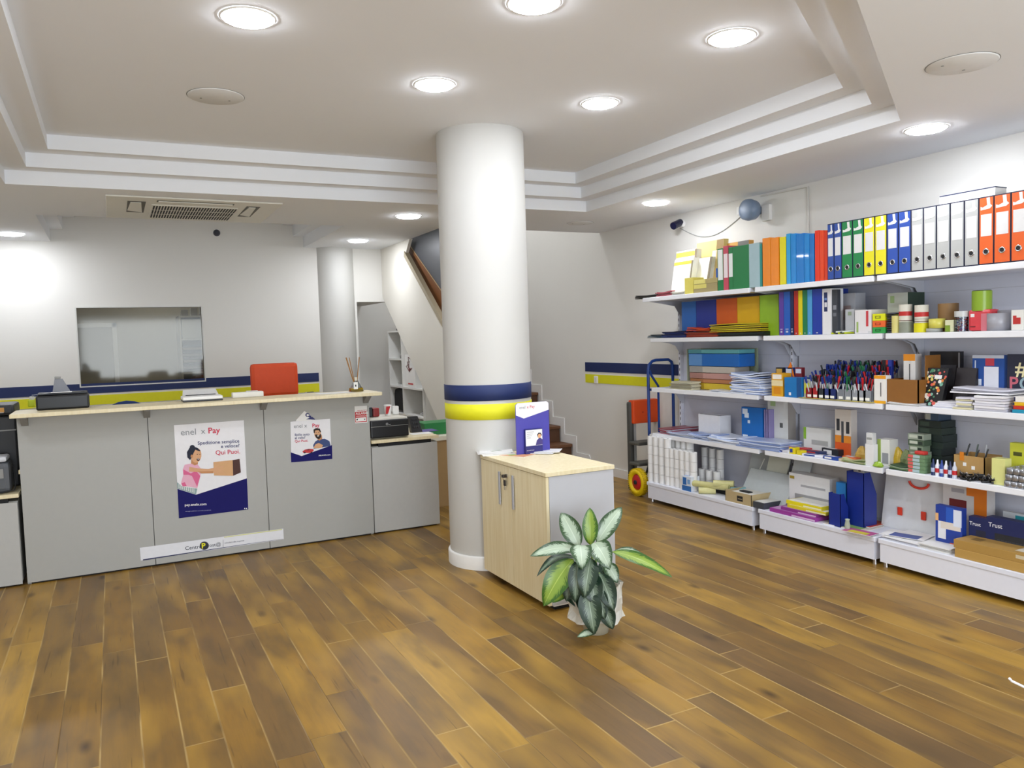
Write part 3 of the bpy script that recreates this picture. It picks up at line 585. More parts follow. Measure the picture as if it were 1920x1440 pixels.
k = MB(); c = P(581, 736); k.cbox((c.x-.02, c.y, CT), (c.x+.03, c.y+.012, CT+.006), mat('#4A4D3E', .4), .002); k.cyl((c.x-.03, c.y, CT+.001), (c.x-.03, c.y, CT+.006), .009, m=CHROME, n=12); solo('key', k, 'small dark key fob on the counter right of the chair', 'key')
k = MB(); a = P(640, 738); k.box((a.x-.15, 5.84, CT), (a.x+.12, 6.0, CT+.0012), PAPER); solo('paper_sheet', k, 'white sheet lying on the counter left of the reed diffuser', 'sheet of paper')
t = thing('reed_diffuser', 'glass reed diffuser with amber oil at the right end of the counter', 'reed diffuser', P(668, 731)); c = P(668, 731)
c.y = 5.93; c.x = Xat(668, c.y, CT)
k = MB(); k.cbox((c.x-.048, c.y-.03, CT), (c.x+.048, c.y+.03, CT+.03), mat('#C9A21E', .1, trans=.6), .006); k.obj('oil', t)
k = MB(); k.add([(c.x-.052, c.y-.034, CT+.0005), (c.x+.052, c.y-.034, CT+.0005), (c.x+.052, c.y+.034, CT+.0005), (c.x-.052, c.y+.034, CT+.0005), (c.x-.014, c.y-.012, CT+.085), (c.x+.014, c.y-.012, CT+.085), (c.x+.014, c.y+.012, CT+.085), (c.x-.014, c.y+.012, CT+.085)], [(0, 1, 5, 4), (1, 2, 6, 5), (2, 3, 7, 6), (3, 0, 4, 7)], CLEAR); k.obj('glass_bottle', t)
k = MB(); k.cyl((c.x, c.y, CT+.085), (c.x, c.y, CT+.11), .013, m=mat('#D8D2C0', .3)); k.obj('neck', t)
k = MB(); k.box((c.x-.028, c.y-.037, CT+.02), (c.x+.004, c.y-.035, CT+.075), PAPER); k.box((c.x-.018, c.y-.0375, CT+.04), (c.x-.008, c.y-.037, CT+.056), DGREY); k.obj('label_tag', t)
for dx, dy in ((-.07, 0), (-.06, .02), (-.05, -.02), (.035, 0), (.04, .02), (.03, -.02)):
    k = MB(); k.tube([(c.x, c.y, CT+.02), (c.x+dx*.4, c.y+dy*.4, CT+.11), (c.x+dx, c.y+dy, CT+.265)], .003, mat('#A8783E', .7), 6); k.obj('reed', t)

# chairs behind the counter
t = thing('office_chair', 'orange office chair with dark mesh behind the counter', 'chair', (1.22, 6.95, 0)); cx = 1.22
D7 = 6.85; xa, xb = Xat(471, D7, 1.2), Xat(560, D7, 1.2); zt = Zat(683, xa, D7)
k = MB(); k.cbox((xa, D7, 1.06), (xb, D7+.07, zt), mat('#D2450C', .6, bump=.1), .045); k.obj('headrest', t)
k = MB()
for x in (xa+.006, xb-.036): k.cbox((x, D7+.01, .7), (x+.03, D7+.05, 1.12), mat('#D2450C', .6), .01)
k.obj('back_frame', t)
k = MB(); k.box((xa+.03, D7+.025, .6), (xb-.03, D7+.035, 1.08), mat('#1A1D18', .8))
for i in range(14): k.box((xa+.04+i*.03, D7+.02, .62), (xa+.05+i*.03, D7+.026, 1.07), mat('#3B4230', .8))
k.obj('mesh_back', t)
k = MB(); k.cbox((xa-.02, D7+.05, .44), (xb+.02, D7+.5, .52), mat('#1A1D18', .8), .03); k.obj('seat', t)
k = MB(); k.cyl((cx, D7+.28, .1), (cx, D7+.28, .45), .03, m=BLACK); k.obj('gas_column', t)
for i in range(5):
    a = i*2*math.pi/5; k = MB(); k.tube([(cx, D7+.28, .12), (cx+.28*math.cos(a), D7+.28+.28*math.sin(a), .07)], .02, BLACK, 8); k.cyl((cx+.28*math.cos(a)-.02, D7+.28+.28*math.sin(a), .03), (cx+.28*math.cos(a)+.02, D7+.28+.28*math.sin(a), .03), .029, m=BLACKM, n=14); k.obj('leg', t)
t = thing('office_chair', 'blue-backed chair barely showing above the counter below the office window', 'chair', (.28, 7.0, 0))
c = Vector((Xat(237, 6.75, 1.1), 6.75, Zat(750, 0.2, 6.75))); k = MB()
k.prism([(c.x+.22*math.cos(a), c.y, c.z-.22+.22*math.sin(a)) for a in [i*math.pi/12 for i in range(13)]]+[(c.x-.2, c.y, .6), (c.x+.2, c.y, .6)], (0, .05, 0), mat('#1D3A78', .7)); k.obj('backrest', t)
k = MB(); k.cbox((c.x-.22, c.y+.05, .42), (c.x+.22, c.y+.5, .5), mat('#1D3A78', .7), .03); k.obj('seat', t)
k = MB(); k.cyl((c.x, c.y+.27, .0), (c.x, c.y+.27, .42), .03, m=BLACK); k.cyl((c.x, c.y+.27, 0), (c.x, c.y+.27, .03), .25, m=BLACK); k.obj('pedestal', t)

# left end machines
t = thing('multifunction_copier', 'tall black copier at the left edge beside the counter', 'copier', (-.95, 6.5, .0))
k = MB(); k.cbox((-1.3, 6.2, .605), (-.60, 6.52, 1.08), mat('#131417', .4), .01); k.obj('body', t)
k = MB(); k.cbox((-1.3, 6.16, 1.085), (-.60, 6.52, 1.16), mat('#1C1D20', .4), .02); k.obj('scanner_lid', t)
k = MB(); x_ = Xat(0, 6.15, 1.13); k.box((-1.2, 6.14, 1.105), (-.66, 6.162, 1.14), mat('#9A9DA3', .35)); k.box((-.70, 6.138, 1.11), (-.655, 6.142, 1.14), mat('#C08A3A', .4)); k.obj('control_strip', t)
k = MB(); k.box((-1.3, 6.195, .98), (-.6, 6.2, .988), GREYD); k.obj('tray_seam', t)
t = thing('label_printer', 'grey desktop printer on the low cabinet at the left edge', 'printer', (-.8, 6.05, .6))
k = MB(); k.cbox((-1.0, 5.93, .603), (-.625, 6.15, .80), mat('#54575C', .45), .03); k.obj('body', t)
k = MB(); k.cbox((-1.0, 5.94, .802), (-.64, 6.14, .835), mat('#D5D8DD', .35), .015); k.obj('lid', t)
k = MB(); k.box((-.69, 5.925, .70), (-.66, 5.93, .76), GREYD); k.obj('button_panel', t)
k = MB()
for i in range(3): k.tube([(-.615, 6.0, .78-.02*i), (-.604, 5.97, .72), (-.60, 5.95, .66-.01*i), (-.605, 5.92, .62), (-.7-.05*i, 5.90, .606)], .003, BLACKM, 6)
solo('power_cables', k, 'thin black cables hanging beside the grey desktop printer', 'cable')

# right end of the desk
t = thing('printer', 'black printer with cream housing on the low cabinet right of the counter', 'printer', (1.95, 6.0, .735)); z0 = .7355
xa, xb = 1.76, Xat(767, 5.9, .8)
k = MB(); k.cbox((xa, 5.9, z0+.01), (xb, 5.94, z0+.15), BLACK, .012); k.obj('front_door', t)
k = MB(); k.cbox((xa, 5.935, z0), (xb+.008, 6.25, z0+.165), mat('#DAD6C8', .45), .02); k.obj('body', t)
k = MB(); k.box((xa, 5.897, z0+.1), (xb-.005, 5.9, z0+.103), GREYD); k.obj('door_seam', t)
k = MB(); x_ = Xat(726, 5.89, .87); k.lathe((x_, 5.8965, z0+.118), [(.006, 0), (.009, 0)], mat('#C9C9C9', .4), 16, 'Y', caps=False); k.box((x_+.012, 5.8963, z0+.112), (x_+.03, 5.8968, z0+.115), mat('#C9C9C9', .4)); k.obj('maker_mark', t)
zt = z0+.166
def cylthing(name, x, y, z, r, h, m, label, cat, extra=None):
    k = MB(); k.lathe((x, y, z), [(r*.86, 0), (r, h*.5), (r, h)], m, 20); return solo(name, k, label, cat)
t = thing('drinks_cup', 'red and white striped cup on the cream printer', 'cup', (Xat(727, 6.1, .95), 6.1, zt)); x = Xat(727, 6.1, .95)
k = MB(); k.lathe((x, 6.1, zt), [(.024, 0), (.032, .085), (.031, .085), (.025, .01)], WHITE, 20, caps=False); k.obj('cup_body', t)
k = MB(); k.prism([(x-.028, 6.066, zt+.015), (x-.01, 6.066, zt+.015), (x+.012, 6.066, zt+.075), (x-.022, 6.066, zt+.075)], (0, .003, 0), RED); k.obj('red_print', t)
x = Xat(740, 6.12, .95); k = MB(); k.cbox((x-.02, 6.1, zt), (x+.03, 6.14, zt+.07), PAPER, .008); solo('tissue_pack', k, 'white paper pack beside the striped cup', 'paper pack')
x = Xat(703, 6.1, .95); solo('hole_punch', bx((x-.03, 6.05, zt), (x+.022, 6.15, zt+.07), mat('#8F2323', .4), .01), 'dark red gadget on the cream printer', 'gadget')
x = Xat(692, 6.1, .95); solo('desk_tidy', bx((x-.05, 6.05, zt), (x+.015, 6.15, zt+.08), mat('#2B3036', .4), .012), 'dark grey gadget on the cream printer behind the counter end', 'gadget')
x = Xat(745, 6.2, .93); 
t = thing('desk_telephone', 'black desk telephone right of the cream printer', 'telephone', (2.2, 6.2, z0)); xa, xb = Xat(768, 6.2, .75), Xat(784, 6.2, .75)
k = MB(); k.prism([(xa, 6.15, z0), (xb+.02, 6.15, z0), (xb, 6.2, z0+.13), (xa, 6.2, z0+.13)], (0, .05, 0), BLACK); k.obj('body', t)
k = MB()
for i in range(3):
    for j in range(3): k.cbox((xa+.02+i*.018, 6.155+.012*j, z0+.04+j*.03), (xa+.032+i*.018, 6.16+.012*j, z0+.055+j*.03), DGREY, .002)
k.obj('keypad', t)
k = MB(); k.box((xb-.12, 6.0, z0), (xb+.06, 6.12, z0+.002), PAPER); solo('desk_papers', k, 'white papers on the low cabinet in front of the telephone', 'sheet of paper')
k = MB(); k.box((xb+.02, 6.13, z0), (xb+.16, 6.3, z0+.003), mat('#4A3F86', .6)); solo('desk_leaflet', k, 'purple leaflet on the low cabinet right of the telephone', 'leaflet')
# small bookcase and green file seen between desk and column
t = thing('side_desk', 'pale desk with a brown side glimpsed between low cabinet and column', 'desk', (2.8, 7.1, 0))
xa = 2.45; k = MB(); k.cbox((xa, 6.5, .60), (2.86, 6.9, .64), mat('#E0DCC8', .5), .003); k.obj('top', t)
k = MB(); k.box((xa+.02, 6.52, 0), (2.84, 6.55, .60), mat('#A68758', .55)); k.box((xa+.02, 6.55, 0), (xa+.04, 6.88, .6), mat('#A68758', .55)); k.obj('side_panel', t)
solo('file_box', bx((xa+.02, 6.62, .642), (2.8, 6.85, .75), GREEN, .004), 'green file box on the pale side desk beside the column', 'box')

# office shelf beyond the pane
t = thing('office_rack', 'white rack of paper trays seen through the office window', 'rack', (1.1, 9.9, 0))
xa, xb = Xat(338, 9.6, 1.5), 1.35
k = MB(); k.box((xa, 9.6, 0), (xa+.02, 10.0, 1.86), WHITE); k.box((xb, 9.6, 0), (xb+.02, 10.0, 1.86), WHITE); k.obj('side_panel', t)
for z in (.96, 1.2, 1.58, 1.84):
    k = MB(); k.box((xa, 9.59, z), (xb, 10.0, z+.02), WHITE); k.obj('shelf', t)
k = MB(); k.box((xa, 9.985, 0), (xb, 10.0, 1.86), mat('#9A9A98', .6)); k.obj('back_panel', t)
solo('archive_box', bx((xa+.03, 9.62, 1.602), (xb-.02, 9.9, 1.82), mat('#F0EFEC', .5), .004), 'white archive box on the rack beyond the office window', 'box')
for i in range(9):
    z = 1.222+i*.036; k = MB(); k.box((xa+.03, 9.64, z), (xb-.02, 9.95, z+.024), mat(('#8C9099', '#A9A9A5', '#6E7178', '#B9B3A8')[i % 4], .6)); solo('paper_tray', k, 'grey tray of papers in the rack beyond the office window', 'paper tray', 'paper trays in the office rack')
k = MB(); k.lathe((xa+.2, 9.78, .981), [(.08, 0), (.14, .06), (.13, .15), (.05, .19), (.0001, .2)], mat('#B98E74', .7), 20); solo('round_parcel', k, 'tan round bundle low in the rack beyond the office window', 'parcel')
for i in range(3): solo('file_stack', bx((xa+.04+i*.1, 9.7, 1.862), (xa+.11+i*.1, 9.85, 1.93+.02*i), mat('#9C9C98', .6), .003), 'grey item standing on top of the rack beyond the office window', 'files', 'items on top of the office rack')

# ================================================================ display cabinet
t = thing('display_cabinet', 'two-door maple and grey cabinet in front of the round column', 'cabinet', (2.26, 4.06, 0))
X0, X1, Y0, Y1 = 2.04, 2.478, 3.645, 4.475
k = MB(); k.cbox((X0+.02, Y0, .035), (X1, Y1, .743), mat('#BFC0C4', .5, var=.015), .0015); k.obj('body', t)
k = MB(); k.box((X0+.05, Y0+.03, 0), (X1-.03, Y1-.03, .035), BLACKM); k.box((X0+.03, Y0+.002, .028), (X1, Y0+.03, .036), WHITE); k.obj('plinth', t)
k = MB(); k.cbox((X0-.004, Y0-.006, .745), (X1+.004, Y1, .768), MAPLE, .002); k.obj('top', t)
ym = 4.06
for a, b, yh in ((Y0, ym-.0015, Yat(964, X0, .6)), (ym+.0015, Y1, Yat(939, X0, .6))):
    k = MB(); k.cbox((X0, a, .036), (X0+.018, b, .742), MAPLE, .0015); d = k.obj('door', t)
    k = MB(); k.cbox((X0-.012, yh-.011, .50), (X0-.006, yh+.011, .70), mat('#B9BBC2', .35, metal=.3), .003)
    for z in (.52, .68): k.cyl((X0-.006, yh, z), (X0, yh, z), .005, m=CHROME, n=8)
    k.obj('handle', d)
t = thing('lock_and_keys', 'key with dangling spare in the lock of the display cabinet', 'keys', (X0, Yat(950, X0, .68), .68)); y = Yat(951, X0, .68)
k = MB(); k.cyl((X0, y, .685), (X0-.008, y, .685), .012, m=CHROME); k.cbox((X0-.034, y-.013, .677), (X0-.008, y+.013, .695), mat('#2A2320', .4), .005); k.obj('lock_key', t)
k = MB(); k.cbox((X0-.016, y+.002, .625), (X0-.008, y+.024, .66), mat('#2A2320', .4), .004); k.box((X0-.014, y+.01, .6), (X0-.011, y+.016, .63), CHROME); k.tube([(X0-.02, y, .68), (X0-.024, y+.012, .668), (X0-.012, y+.013, .655)], .0015, CHROME, 6); k.obj('spare_key', t)
# leaflet stand
t = thing('leaflet_stand', 'indigo counter display stand with a white chevron top on the cabinet', 'display stand', (2.2, 4.35, .769)); YS = 4.30
def sp(px, py, l=0): v = onY(px, py, YS-l); return Vector((v.x, YS-l, v.z))
a = [(968, 836), (968, 768), (972, 757), (1018, 752), (1025, 756), (1029, 760), (1030, 838)]
zb_ = .7715
def sz(px, v, l=0): x = Xat(px, YS, .9); return Vector((x, YS-l, zb_+v))
H = sp(1000, 754).z - zb_
k = MB(); k.prism([sz(968, 0), sz(1030, 0), sz(1030, H-.012), sz(1026, H), sz(972, H), sz(968, H-.012)], (0, .006, 0), mat('#4B47A6', .4)); k.obj('back_card', t)
k = MB(); k.poly([sz(968.3, H-.075, .0006), sz(983, H-.098, .0006), sz(1029.7, H-.055, .0006), sz(1029.7, H-.012, .0006), sz(1026, H, .0006), sz(972, H, .0006), sz(968.3, H-.012, .0006)], POST); k.obj('chevron', t)
k = MB(); k.text('enel', .026, PGREY, sz(975, H-.036, .0012), (1, 0, 0), (0, 0, 1)); k.text('x Pay', .026, PRED, sz(989, H-.036, .0012), (1, 0, 0), (0, 0, 1)); k.obj('lettering', t)
k = MB(); k.cbox(sz(982, 0, .02), sz(1014, .155, .006), mat('#2B2A72', .4), .001); k.poly([sz(982.6, .05, .021), sz(1013.5, .05, .021), sz(1013.5, .15, .021), sz(982.6, .15, .021)], POST)
x0 = sz(1006, 0).x; z0 = zb_
k.poly([(x0-.02, YS-.022, z0+.052), (x0+.03, YS-.022, z0+.052), (x0+.028, YS-.022, z0+.085), (x0+.01, YS-.022, z0+.1), (x0-.012, YS-.022, z0+.08)], mat('#453A7A', .6))
k.poly([(x0+.008+.012*math.cos(i), YS-.0225, z0+.108+.015*math.sin(i)) for i in range(6)], SKIN); k.poly([(x0+.008+.017*math.cos(i), YS-.0221, z0+.113+.017*math.sin(i)) for i in range(6)], HAIR)
for i in range(4): k.box((sz(985, 0).x, YS-.0215, z0+.135-.012*i), (sz(998-2*i, 0).x, YS-.021, z0+.138-.012*i), PGREY)
k.text('pay.enelx.com', .009, WHITE, (sz(984, 0).x, YS-.0212, z0+.02), (1, 0, 0), (0, 0, 1)); k.obj('leaflet_pocket', t)
rnd = random.Random(11)
def sheet_at(px, py, z, w, d, rot, m, th=.004, name='magazine', label='', group=None):
    c = onZ(px, py, z); M = Matrix.Translation((c.x, c.y, z)) @ Matrix.Rotation(rot, 4, 'Z'); k = MB(); k.box((-w/2, -d/2, 0), (w/2, d/2, th*.8), PAPER, M); k.box((-w/2, -d/2, th*.8), (w/2, d/2, th), m, M)
    return k, c
zc = .7685
for i, (px, py, col, rot) in enumerate(((933, 851, '#E6E4DE', .1), (925, 848, '#D6D3D0', .02), (930, 846, '#E9E8E6', -.06))):
    k, c = sheet_at(px, py, zc, .15, .21, rot+1.2, mat(col, .5)); k.box((c.x-.04, c.y-.03, zc+.004), (c.x+.03, c.y+.01, zc+.0045), mat('#B9BFB4', .6)); solo('magazine', k, ('lowest grey-white', 'middle grey', 'topmost white')[i]+' magazine in the pile at the left end of the cabinet top', 'magazine', 'magazines on the cabinet'); zc += .0046
k, c = sheet_at(968, 853, .7685, .13, .2, .5, mat('#D99A6E', .5), .0025); k.box((c.x-.05, c.y-.02, .771), (c.x+.0, c.y+.05, .7714), mat('#9DB66A', .6)); solo('magazine', k, 'orange and green leaflet in front of the indigo stand', 'leaflet')
zc = .7720
for i, (px, py, col, rot) in enumerate(((1012, 848, '#C7C6C9', .8), (1018, 846, '#5A4F60', .95), (1022, 845, '#DDDDE0', .9))):
    k, c = sheet_at(px, py, zc, .14, .2, rot, mat(col, .5), .003); solo('magazine', k, ('lowest grey', 'dark-edged middle', 'topmost pale')[i]+' magazine at the foot of the indigo stand', 'magazine', 'magazines on the cabinet'); zc += .0034

# ================================================================ potted plant
def leaf_mat(kind):
    m = bpy.data.materials.new('leaf_'+kind); m.use_nodes = True; nt = m.node_tree; N = nt.nodes; L = nt.links; b = N['Principled BSDF']
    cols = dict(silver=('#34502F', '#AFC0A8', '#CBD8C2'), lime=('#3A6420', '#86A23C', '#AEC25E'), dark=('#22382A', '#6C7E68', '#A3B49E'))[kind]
    uv = N.new('ShaderNodeUVMap'); s = N.new('ShaderNodeSeparateXYZ'); L.new(uv.outputs[0], s.inputs[0])
    def M(op, a, c=None, cl=False):
        n = N.new('ShaderNodeMath'); n.operation = op; n.use_clamp = cl
        for i, v in enumerate((a, c)):
            if v is None: continue
            if isinstance(v, (int, float)): n.inputs[i].default_value = v
            else: L.new(v, n.inputs[i])
        return n.outputs[0]
    av = M('ABSOLUTE', M('MULTIPLY', M('SUBTRACT', s.outputs[1], .5), 2.0))          # 0 at the rib, 1 at the edge
    mp = N.new('ShaderNodeMapping'); cx = N.new('ShaderNodeCombineXYZ'); L.new(M('SUBTRACT', s.outputs[0], M('MULTIPLY', av, .22)), cx.inputs[0]); L.new(M('MULTIPLY', s.outputs[1], .12), cx.inputs[1])
    no = N.new('ShaderNodeTexNoise'); no.inputs['Scale'].default_value = 38; no.inputs['Detail'].default_value = 2; L.new(cx.outputs[0], no.inputs['Vector'])
    f = M('MULTIPLY', M('SUBTRACT', .70 if kind != 'dark' else .5, M('ADD', av, M('MULTIPLY', M('SUBTRACT', no.outputs['Fac'], .5), 1.1))), 6.0, True)
    f2 = M('MULTIPLY', f, M('MULTIPLY', M('SUBTRACT', .97, s.outputs[0]), 8.0, True))
    mx = N.new('ShaderNodeMix'); mx.data_type = 'RGBA'; mx.inputs[6].default_value = lin(cols[0]); mx.inputs[7].default_value = lin(cols[1]); L.new(f2, mx.inputs[0])
    rib = M('MULTIPLY', M('SUBTRACT', .05, av), 30.0, True)
    mx2 = N.new('ShaderNodeMix'); mx2.data_type = 'RGBA'; mx2.inputs[7].default_value = lin(cols[2]); L.new(mx.outputs[2], mx2.inputs[6]); L.new(rib, mx2.inputs[0])
    L.new(mx2.outputs[2], b.inputs['Base Color']); b.inputs['Roughness'].default_value = .33
    return m
LEAF = {k_: leaf_mat(k_) for k_ in ('silver', 'lime', 'dark')}
plant = thing('potted_plant', 'leafy silver and green plant in white paper wrap on the floor by the cabinet', 'plant', (2.1, 3.33, 0))
def leaf(B, T, w, kind, arch=.04, face=.7, twist=0.):
    B, T = Vector(B), Vector(T); d = (T-B); view = (Vector((0, 0, CAMZ))-(B+T)/2).normalized(); nrm = (view*face+Vector((0, 0, 1))*(1-face)).normalized()
    side = d.cross(nrm).normalized(); nrm = side.cross(d).normalized(); nu, nv = 14, 8; vs, uvs = [], []
    if twist: side = Matrix.Rotation(twist, 3, d.normalized()) @ side; nrm = side.cross(d).normalized()
    mid = (B+T)/2+nrm*arch+Vector((0, 0, arch*.6))
    for i in range(nu+1):
        t_ = i/nu; p = B*(1-t_)**2+mid*2*t_*(1-t_)+T*t_**2; ww = w*.5*(math.sin(math.pi*min(1, t_**.85*1.0))**.72 if 0 < t_ < 1 else 0)+.0008
        for j in range(nv+1):
            q = j/nv*2-1; wav = .012*math.sin(t_*9+q*2)*abs(q)*w/.1
            vs.append(p+side*(q*ww)+nrm*(abs(q)**1.5*ww*.22*(1 if face > .3 else .5)+wav*.35)); uvs.append((t_, j/nv))
    me = bpy.data.meshes.new('leaf'); fs = [(i*(nv+1)+j, (i+1)*(nv+1)+j, (i+1)*(nv+1)+j+1, i*(nv+1)+j+1) for i in range(nu) for j in range(nv)]
    base = Vector(plant['_w']); me.from_pydata([v-base for v in vs], [], fs); ul = me.uv_layers.new(name='UVMap')
    for lp in me.loops: ul.data[lp.index].uv = uvs[lp.vertex_index]
    me.materials.append(LEAF[kind]); me.polygons.foreach_set('use_smooth', [True]*len(me.polygons))
    o = bpy.data.objects.new('leaf', me); C.objects.link(o); o.parent = plant
for b, tip, w, kind, db, dt, arch, face in (
    ((1086, 1026), (1052, 961), 38, 'silver', 3.97, 4.02, .02, .9), ((1107, 1022), (1106, 952), 30, 'lime', 3.96, 3.98, .015, .9), ((1119, 1018), (1166, 951), 34, 'silver', 3.98, 4.05, .02, .9),
    ((1082, 1030), (994, 1043), 26, 'silver', 3.95, 3.86, .045, .75), ((1088, 1022), (1092, 1068), 40, 'silver', 3.9, 3.78, .04, .8), ((1113, 1018), (1144, 1068), 42, 'silver', 3.9, 3.78, .045, .8),
    ((1148, 1034), (1260, 1082), 24, 'lime', 3.95, 3.8, .035, .6), ((1150, 1034), (1217, 1048), 20, 'silver', 3.98, 4.0, .03, .3), ((1078, 1045), (1006, 1082), 20, 'dark', 3.93, 3.86, .06, .3),
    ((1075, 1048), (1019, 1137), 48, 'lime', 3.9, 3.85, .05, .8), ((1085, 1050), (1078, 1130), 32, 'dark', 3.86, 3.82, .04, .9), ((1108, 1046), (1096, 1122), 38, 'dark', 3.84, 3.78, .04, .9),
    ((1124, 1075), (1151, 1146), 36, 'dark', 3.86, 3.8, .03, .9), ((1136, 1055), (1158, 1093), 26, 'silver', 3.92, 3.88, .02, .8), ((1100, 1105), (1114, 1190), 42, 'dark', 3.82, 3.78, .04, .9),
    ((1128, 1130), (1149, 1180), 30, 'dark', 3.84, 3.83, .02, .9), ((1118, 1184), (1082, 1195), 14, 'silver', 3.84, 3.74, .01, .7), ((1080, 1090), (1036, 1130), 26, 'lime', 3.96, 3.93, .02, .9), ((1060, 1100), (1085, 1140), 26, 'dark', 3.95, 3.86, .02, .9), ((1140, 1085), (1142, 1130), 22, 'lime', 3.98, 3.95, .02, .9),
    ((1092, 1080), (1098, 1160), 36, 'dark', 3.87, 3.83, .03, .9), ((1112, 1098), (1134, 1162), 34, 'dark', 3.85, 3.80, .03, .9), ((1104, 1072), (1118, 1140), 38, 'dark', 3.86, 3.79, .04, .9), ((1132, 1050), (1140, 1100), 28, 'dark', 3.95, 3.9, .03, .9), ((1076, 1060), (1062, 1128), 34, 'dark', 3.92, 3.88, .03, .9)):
    leaf(onD(*b, db), onD(*tip, dt), w*3.9/FPX, kind, arch, face)
pc = onD(1117, 1150, 3.97); pc = Vector((pc.x, pc.y, 0))
for px, py, d_ in ((1086, 1026, 3.96), (1107, 1022, 3.96), (1119, 1018, 3.97), (1148, 1034, 3.96), (1078, 1048, 3.93), (1100, 1050, 3.88), (1124, 1075, 3.88), (1110, 1080, 3.85)):
    e = onD(px, py, d_); k = MB(); k.tube([pc+Vector((0, 0, .1)), (pc+e)/2+Vector((0, 0, e.z*.32)), e], .006, mat('#7E9A4A', .5), 8); k.obj('stem', plant)
k = MB(); k.lathe((pc.x, pc.y, 0), [(.055, .001), (.062, .0), (.082, .12), (.086, .14), (.078, .14), (.07, .12), (.0001, .115)], mat('#CFCDB9', .5), 28); k.obj('pot', plant)
vs = []; n = 40; rnd = random.Random(5)
for j in range(6):
    h = .085+.034*j
    for i in range(n):
        a = 2*math.pi*i/n; sq = 1/max(abs(math.cos(a+.5)), abs(math.sin(a+.5)))
        rr = (.092+.038*sq+.010*math.sin(a*7+j)+.006*rnd.random())*(1.05 if j < 1 else 1-.03*abs(j-3)) + (.012 if j == 5 else 0)
        vs.append(Vector((pc.x+math.cos(a)*rr, pc.y+math.sin(a)*rr, h+.008*math.sin(a*5)+.012*(sq-1)*j)))
k = MB(); k.add(vs, [(j*n+i, j*n+(i+1) % n, (j+1)*n+(i+1) % n, (j+1)*n+i) for j in range(5) for i in range(n)], mat('#DAD8CE', .6), False); k.obj('paper_wrap', plant)

# ================================================================ hand truck and step stool
TB = mat('#123C86', .35); HY = 5.84
xa, xb = Xat(1217, HY, .7), Xat(1263, HY, .7); ht = thing('hand_truck', 'blue tubular hand truck with yellow wheel beside the shelf end', 'hand truck', ((xa+xb)/2, HY, 0))
zt = Zat(676, xa, HY)
k = MB(); k.tube([(xa, HY, .1), (xa, HY, zt-.1), (xa+.012, HY, zt-.04), (xa+.05, HY, zt-.008), (xa+.09, HY, zt), (xb-.05, HY, zt), (xb-.015, HY, zt-.02), (xb, HY, zt-.07), (xb, HY, .1)], .014, TB, 12); k.obj('frame', ht)
for z in (.98, .55, .25):
    k = MB(); k.tube([(xa, HY, z), (xb, HY, z)], .011, TB, 10); k.obj('crossbar', ht)
xm = Xat(1234, HY, .9); k = MB(); k.tube([(xa+.01, HY-.01, zt-.09), (xa+.03, HY-.01, zt-.14), (xm, HY-.005, zt-.24), (xm, HY-.005, .3)], .011, TB, 10); k.obj('centre_strut', ht)
k = MB(); k.cbox((xa-.02, HY-.15, .005), (xb+.02, HY, .013), TB, .002); k.obj('toe_plate', ht)
k = MB(); k.cyl((xa-.13, HY+.05, .127), (xb+.13, HY+.05, .127), .011, m=BLACKM, n=12); k.tube([(xa, HY, .32), (xa-.03, HY+.05, .14)], .01, BLACKM, 8); k.tube([(xb, HY, .32), (xb+.03, HY+.05, .14)], .01, BLACKM, 8); k.obj('axle', ht)
for xw in (xa-.10, xb+.10):
    k = MB(); prof = []
    for i in range(13):
        a = math.pi*2*i/12; prof.append((.098+.029*math.cos(a), .036*math.sin(a)))
    n = 40; k.lathe((xw, HY+.05, .128), prof, mat('#E6C400', .5), n, 'X', caps=False)
    for i in range(40):
        a = i*math.pi/20; M = Matrix.Translation((xw, HY+.05, .128)) @ Matrix.Rotation(a, 4, 'X'); k.box((-.03, -.004, .1225), (.03, .004, .1278), mat('#D8B800', .55), M)
    wo_ = k.obj('wheel', ht)
    k = MB(); k.lathe((xw, HY+.05, .128), [(.03, -.03), (.055, -.026), (.072, -.018), (.072, .018), (.055, .026), (.03, .03)], RED, 28, 'X'); k.lathe((xw, HY+.05, .128), [(.016, -.042), (.02, -.04), (.02, .04), (.016, .042)], BLACKM, 16, 'X'); k.obj('hub', wo_)
SY = 6.12; xa, xb = Xat(1181, SY, .7), Xat(1247, SY, .7); st = thing('step_stool', 'folded grey step stool with bright orange top leaning by the right wall', 'step stool', ((xa+xb)/2, SY, 0))
zt = Zat(753, xa, SY)
for x in (xa, xb-.05):
    k = MB(); k.cbox((x, SY, .0), (x+.05, SY+.06, zt-.005), mat('#4B4B47', .5), .02); k.obj('side_rail', st)
zo = Zat(795, xa, SY)
k = MB(); k.cbox((xa+.02, SY-.03, zo), (xb-.06, SY+.05, zt+.01), ORANGE, .012); k.cyl((xa+.13, SY-.034, (zo+zt)/2), (xa+.13, SY-.03, (zo+zt)/2), .008, m=mat('#B33208', .5), n=10); k.obj('top_step', st)
k = MB(); k.cbox((xb-.075, SY-.05, zo-.13), (xb, SY-.0, zt-.02), mat('#4E4B42', .5), .02); k.obj('handle_grip', st)
for py in (829, 867):
    z = Zat(py, xa, SY); k = MB(); k.cbox((xa-.02, SY-.16, z-.02), (xb-.02, SY, z+.012), mat('#57564F', .55), .012); k.obj('step', st)
k = MB(); k.box((xa+.07, SY+.04, .0), (xa+.1, SY+.07, zo), mat('#BDBDB8', .4)); k.box((xb-.09, SY+.04, 0), (xb-.06, SY+.07, zo), mat('#BDBDB8', .4)); k.obj('rear_leg', st)

